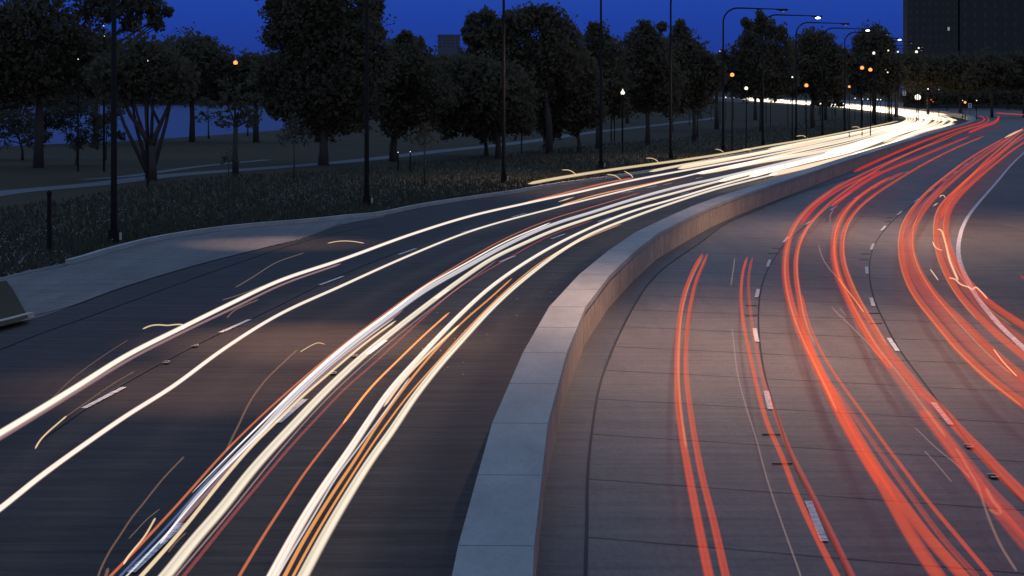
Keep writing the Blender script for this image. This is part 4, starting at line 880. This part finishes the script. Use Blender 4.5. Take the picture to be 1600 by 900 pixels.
tree(1270, 200, 'wide low dark tree under the unlit lamp arm', [(1265, 65, 24), (1285, 70, 24), (1250, 85, 28), (1275, 100, 38), (1300, 95, 28), (1250, 120, 30), (1300, 125, 28), (1320, 88, 14), (1275, 80, 34), (1280, 140, 24), (1240, 130, 26), (1310, 145, 18)], .3, 1.1)
tree(1365, 192, 'dark domed tree left of the tower', [(1366, 62, 28), (1350, 72, 22), (1384, 74, 20), (1360, 95, 34), (1340, 110, 30), (1385, 110, 32), (1325, 100, 20), (1360, 122, 28), (1365, 85, 38), (1345, 132, 22), (1385, 132, 24), (1400, 118, 22)], .3, 1.2)
# belts of trees farther away (each a tree of its own)
far_lab = ['dark tree in the belt behind, %s']
belts = [(980, 330, 'far dark tree behind the rounded tree between the thin poles'), (700, 320, 'far dark tree behind the second trunk'), (560, 330, 'far dark tree behind the right side of the oak'), (840, 320, 'far dark tree behind the trunk of the twin topped tree'), (1120, 330, 'far dark tree behind the curved pole'), (1180, 430, 'far dark tree at the left end of the distant headlight strip'), (1290, 430, 'far dark tree at the right end of the distant headlight strip'), (1400, 470, 'far dark tree in front of the tower base'), (1450, 480, 'far dark tree behind the brightest lamp'), (1500, 480, 'far dark tree behind the small orange lamp'), (1550, 470, 'far dark tree right of the pinpoint lamp'), (1600, 470, 'far dark tree at the right edge under the block')]
for x, Y, lb in belts:
    rg = random.Random(x); low = 128 if x > 1100 else 150
    L = [(x + rg.uniform(-26, 26), rg.uniform(100, low), rg.uniform(18, 26)) for _ in range(7)]
    tree(x, 0, lb, L, .3, 1.2, Y=Y + (60 if x < 1100 else 0), leafsz=.4, group='dark trees in the belt behind')
i = 0
names = ['at the left edge', 'left of the nearest pole', 'behind the nearest pole', 'behind the forked tree', 'right of the forked tree', 'left of the orange lamp', 'under the orange lamp', 'right of the orange lamp', 'at the oak left edge', 'behind the oak']
for k, x in enumerate([-20, 50, 110, 170, 225, 285, 340, 395, 450, 510]):
    rg = random.Random(x + 999); Y = 900 + rg.uniform(-20, 40)
    L = [(x + rg.uniform(-30, 30), rg.uniform(112, 146), rg.uniform(14, 22)) for _ in range(8)]
    tree(x, 0, 'far shore tree across the water, ' + names[k], L, .5, 1.0, Y=Y, leafsz=.5, group='trees across the water')
# low bank across the water
bk = MB(); bk.box((-120, 905, 1.2), (420, 16, 2.4)); o = bk.build('far_bank', M['grass']); S(o)

# hedge-like shrubs far right beyond the bend
for k, (x, Y, lb) in enumerate([(1440, 640, 'low dark shrub under the tall tower'), (1480, 640, 'low dark shrub between tower and block'), (1525, 640, 'low dark shrub under the block'), (1575, 640, 'low dark shrub near the right edge'), (1620, 640, 'low dark shrub at the right edge'), (1280, 520, 'low dark shrub over the gap in the distant headlights'), (1305, 520, 'low dark shrub at the start of the bright bend')]):
    if k < 5: L = [(x + d, 150 + abs(d)*.1, 14) for d in (-22, -8, 8, 22)]
    else: L = [(x + d, 162.5, 4) for d in (-10, -3, 4, 10)]
    tree(x, 0, lb, L, .15, 1.1, Y=Y, leafsz=.32, name='shrub', cat='shrub', group='low shrubs in the distance')

# ------------------------------------------------------------------ roadside grass and wildflowers (uncountable)
def in_band(rg):
    px = rg.uniform(-30, 1330); 
    ks = [q for q in kerb_px]
    for a, b_ in zip(ks, ks[1:]):
        if a[0] <= px <= b_[0]: ky = a[1] + (b_[1]-a[1])*(px-a[0])/(b_[0]-a[0]); break
    else: return None
    return px, ky
vs, fs = [], []; rg = random.Random(5)
for _ in range(26000):
    q = in_band(rg)
    if not q: continue
    px, ky = q; py = ky - 4 - (ky - HY) * (rg.random()**1.4) * .36
    p = un(px, py); p.z = 0
    hgt = rg.uniform(.12, .38)*(1.0 if py < ky - 12 else .7); a = rg.uniform(0, 3.14); d = Vector((math.cos(a), math.sin(a)*.4, 0))*rg.uniform(.03, .10)
    lean = Vector((rg.uniform(-.1, .1), rg.uniform(-.1, .1), hgt)); b0 = len(vs)
    vs += [p - d, p + d, p + lean]; fs.append((b0, b0+1, b0+2))
o = mesh('grass_tufts', vs, fs, M['blade']); tag(o, 'rough roadside grass growing behind the kerb', 'grass', kind='stuff')
vs, fs = [], []
for _ in range(3000):
    q = in_band(rg)
    if not q: continue
    px, ky = q; f = abs(rg.gauss(.18, .06)); py = ky - (ky - HY)*f
    nz = noise.noise(Vector((px*.012, py*.03, 0)))
    if rg.random() > .45 + nz*1.4: continue
    p = un(px, py); p.z = rg.uniform(.1, .42); s = rg.uniform(.012, .032); b0 = len(vs)
    vs += [p + Vector((-s, 0, 0)), p + Vector((0, -s*.3, -s)), p + Vector((s, 0, 0)), p + Vector((0, .3*s, s))]; fs.append((b0, b0+1, b0+2, b0+3))
o = mesh('wildflowers', vs, fs, M['flower']); tag(o, 'pale wildflowers speckling the roadside grass', 'flowers', kind='stuff')
# pale grit on the asphalt beside the wall
vs, fs = [], []
for _ in range(90):
    px = rg.uniform(660, 1010); t_ = (px - 660)/350; py = 560 - 215*t_ + rg.gauss(0, 26)
    p = un(px, py); 
    s = rg.uniform(.008, .022); b0 = len(vs); p.z = .02
    vs += [p + Vector((-s, -s, 0)), p + Vector((s, -s, 0)), p + Vector((s*.8, s*1.4, .01)), p + Vector((-s*.7, s, .02))]; fs.append((b0, b0+1, b0+2, b0+3))
o = mesh('road_grit', vs, fs, M['flower']); tag(o, 'bits of pale grit on the asphalt by the median wall', 'grit', kind='stuff')
